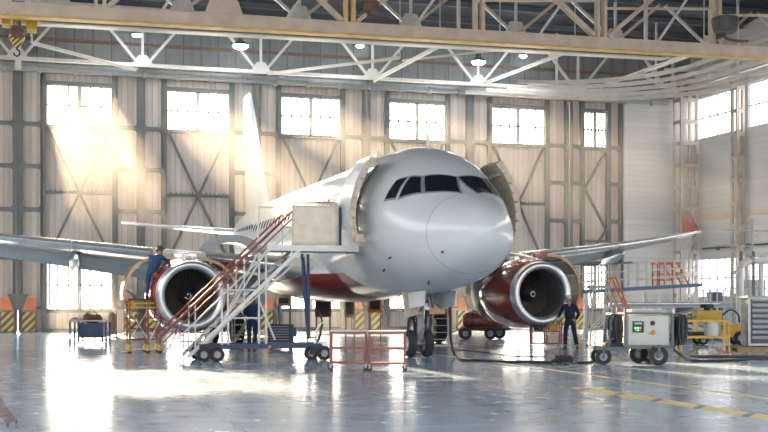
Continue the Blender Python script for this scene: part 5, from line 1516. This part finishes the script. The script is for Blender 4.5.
# right worker, seen from behind, bent over the trolley
p = onfloor(570, 349)
person(dict(pelvis=(0, 0, .93), waist=(0, .03, 1.08), chest=(0, .10, 1.32), neck=(-.01, .17, 1.47), head=(-.02, .25, 1.60), nosedir=(-.1, .8, -.6),
            hipL=(-.09, 0, .88), kneeL=(-.14, .06, .49), ankL=(-.16, -.04, .09), toeL=(-.18, .12, .04), hipR=(.09, 0, .88), kneeR=(.16, .05, .49), ankR=(.22, -.10, .09), toeR=(.25, .06, .04),
            shL=(-.19, .12, 1.40), elL=(-.30, .22, 1.15), wrL=(-.30, .45, 1.05), shR=(.19, .11, 1.40), elR=(.30, .05, 1.13), wrR=(.24, .24, .96)),
       'grey haired person in dark navy overalls seen from behind by the right engine', (p.x, p.y, 0), SR, 'navy_cloth', 'grey_hair')
# left worker by the stairs
p = onfloor(252, 348)
person(dict(pelvis=(0, 0, .95), waist=(0, .02, 1.10), chest=(0, .06, 1.35), neck=(0, .09, 1.50), head=(0, .15, 1.63), nosedir=(0, .9, -.4),
            hipL=(-.09, 0, .9), kneeL=(-.10, .05, .49), ankL=(-.09, -.03, .09), toeL=(-.11, .12, .04), hipR=(.09, 0, .9), kneeR=(.10, .04, .49), ankR=(.10, -.02, .09), toeR=(.12, .12, .04),
            shL=(-.19, .07, 1.43), elL=(-.26, .14, 1.16), wrL=(-.20, .36, 1.12), shR=(.19, .07, 1.43), elR=(.26, .14, 1.16), wrR=(.18, .36, 1.12)),
       'person in navy blue work clothes seen from behind below the aircraft stairs', (p.x, p.y, 0), SR, 'blue_cloth', 'brown_hair')
# worker up on the scaffold leaning on the left engine
px_, py_ = at(152, 300, 10.15).x, 10.15
person(dict(pelvis=(0, 0, .86), waist=(.05, .06, 1.0), chest=(.14, .14, 1.22), neck=(.20, .18, 1.36), head=(.25, .24, 1.47), nosedir=(.6, .7, -.4),
            hipL=(-.09, 0, .82), kneeL=(-.12, .16, .46), ankL=(-.15, .02, .09), toeL=(-.12, .18, .04), hipR=(.09, 0, .82), kneeR=(.12, .20, .48), ankR=(.06, .04, .09), toeR=(.10, .20, .04),
            shL=(-.03, .18, 1.28), elL=(.06, .40, 1.10), wrL=(.26, .52, 1.12), shR=(.30, .10, 1.28), elR=(.50, .20, 1.12), wrR=(.66, .34, 1.16)),
       'person in blue coveralls standing on scaffold leaning over the left engine', (px_, py_, 1.64), -.1, 'blue_cloth', 'brown_hair')
# ================================================================== LIGHT
w = bpy.data.worlds.new('world'); scene.world = w; w.use_nodes = True
nt = w.node_tree; nt.nodes.clear(); L = nt.links.new
tc = nt.nodes.new('ShaderNodeTexCoord'); sp = nt.nodes.new('ShaderNodeSeparateXYZ'); L(tc.outputs['Generated'], sp.inputs[0])
r = nt.nodes.new('ShaderNodeValToRGB')
e = r.color_ramp.elements
e[0].position = .40; e[0].color = (.33, .33, .33, 1)
e[1].position = .62; e[1].color = (.95, .96, 1.0, 1)
x = r.color_ramp.elements.new(1.0); x.color = (.78, .86, 1.0, 1)
m = nt.nodes.new('ShaderNodeMath'); m.operation = 'MULTIPLY_ADD'; m.inputs[1].default_value = .5; m.inputs[2].default_value = .5
L(sp.outputs['Z'], m.inputs[0]); L(m.outputs[0], r.inputs['Fac'])
bg = nt.nodes.new('ShaderNodeBackground'); bg.inputs['Strength'].default_value = 1.9
o = nt.nodes.new('ShaderNodeOutputWorld'); L(r.outputs[0], bg.inputs['Color']); L(bg.outputs[0], o.inputs['Surface'])
def sun(name, d, energy, colr, angle):
    l = bpy.data.lights.new(name, 'SUN'); l.energy = energy; l.color = colr; l.angle = R(angle)
    ob = bpy.data.objects.new(name, l); col.objects.link(ob)
    ob.rotation_euler = Vector(d).to_track_quat('-Z', 'Y').to_euler()
    return ob
sun('sun', (.015, -.95, -.285), 36, (1, .80, .55), 1.2)
# hangar lamps' own light
for ob in [o_ for o_ in bpy.data.objects if o_.name.startswith('high_bay_lamp')]:
    l = bpy.data.lights.new('lamp_light', 'POINT'); l.energy = 130; l.color = (.85, .93, 1); l.shadow_soft_size = .3
    q = bpy.data.objects.new('lamp_light', l); col.objects.link(q); q.location = ob.location + Vector((0, 0, -.35))
scene.view_settings.view_transform = 'Standard'
scene.view_settings.look = 'None'
scene.view_settings.exposure = 0.72
scene.view_settings.gamma = 1.0
scene.view_settings.use_curve_mapping = False
scene.cycles.max_bounces = 6
scene.cycles.transparent_max_bounces = 12
scene.cycles.sample_clamp_indirect = 6
scene.cycles.caustics_reflective = False
scene.cycles.caustics_refractive = False
# ---- sunlit dust haze filling the hangar
hz = bpy.data.materials.new('haze'); hz.use_nodes = True
nt = hz.node_tree; nt.nodes.clear()
o = nt.nodes.new('ShaderNodeOutputMaterial'); v = nt.nodes.new('ShaderNodeVolumeScatter')
v.inputs['Color'].default_value = (1, .97, .93, 1); v.inputs['Density'].default_value = .0033; v.inputs['Anisotropy'].default_value = .72
nt.links.new(v.outputs[0], o.inputs['Volume'])
hb = MB().bx(XL+.05, XR-.65, 12.9, W-.4, .01, 16.0).build('haze', hz, smooth=False)
tag(hb, 'warm sunlit dust haze filling the air of the hangar', 'haze', kind='stuff')
scene.cycles.volume_bounces = 0
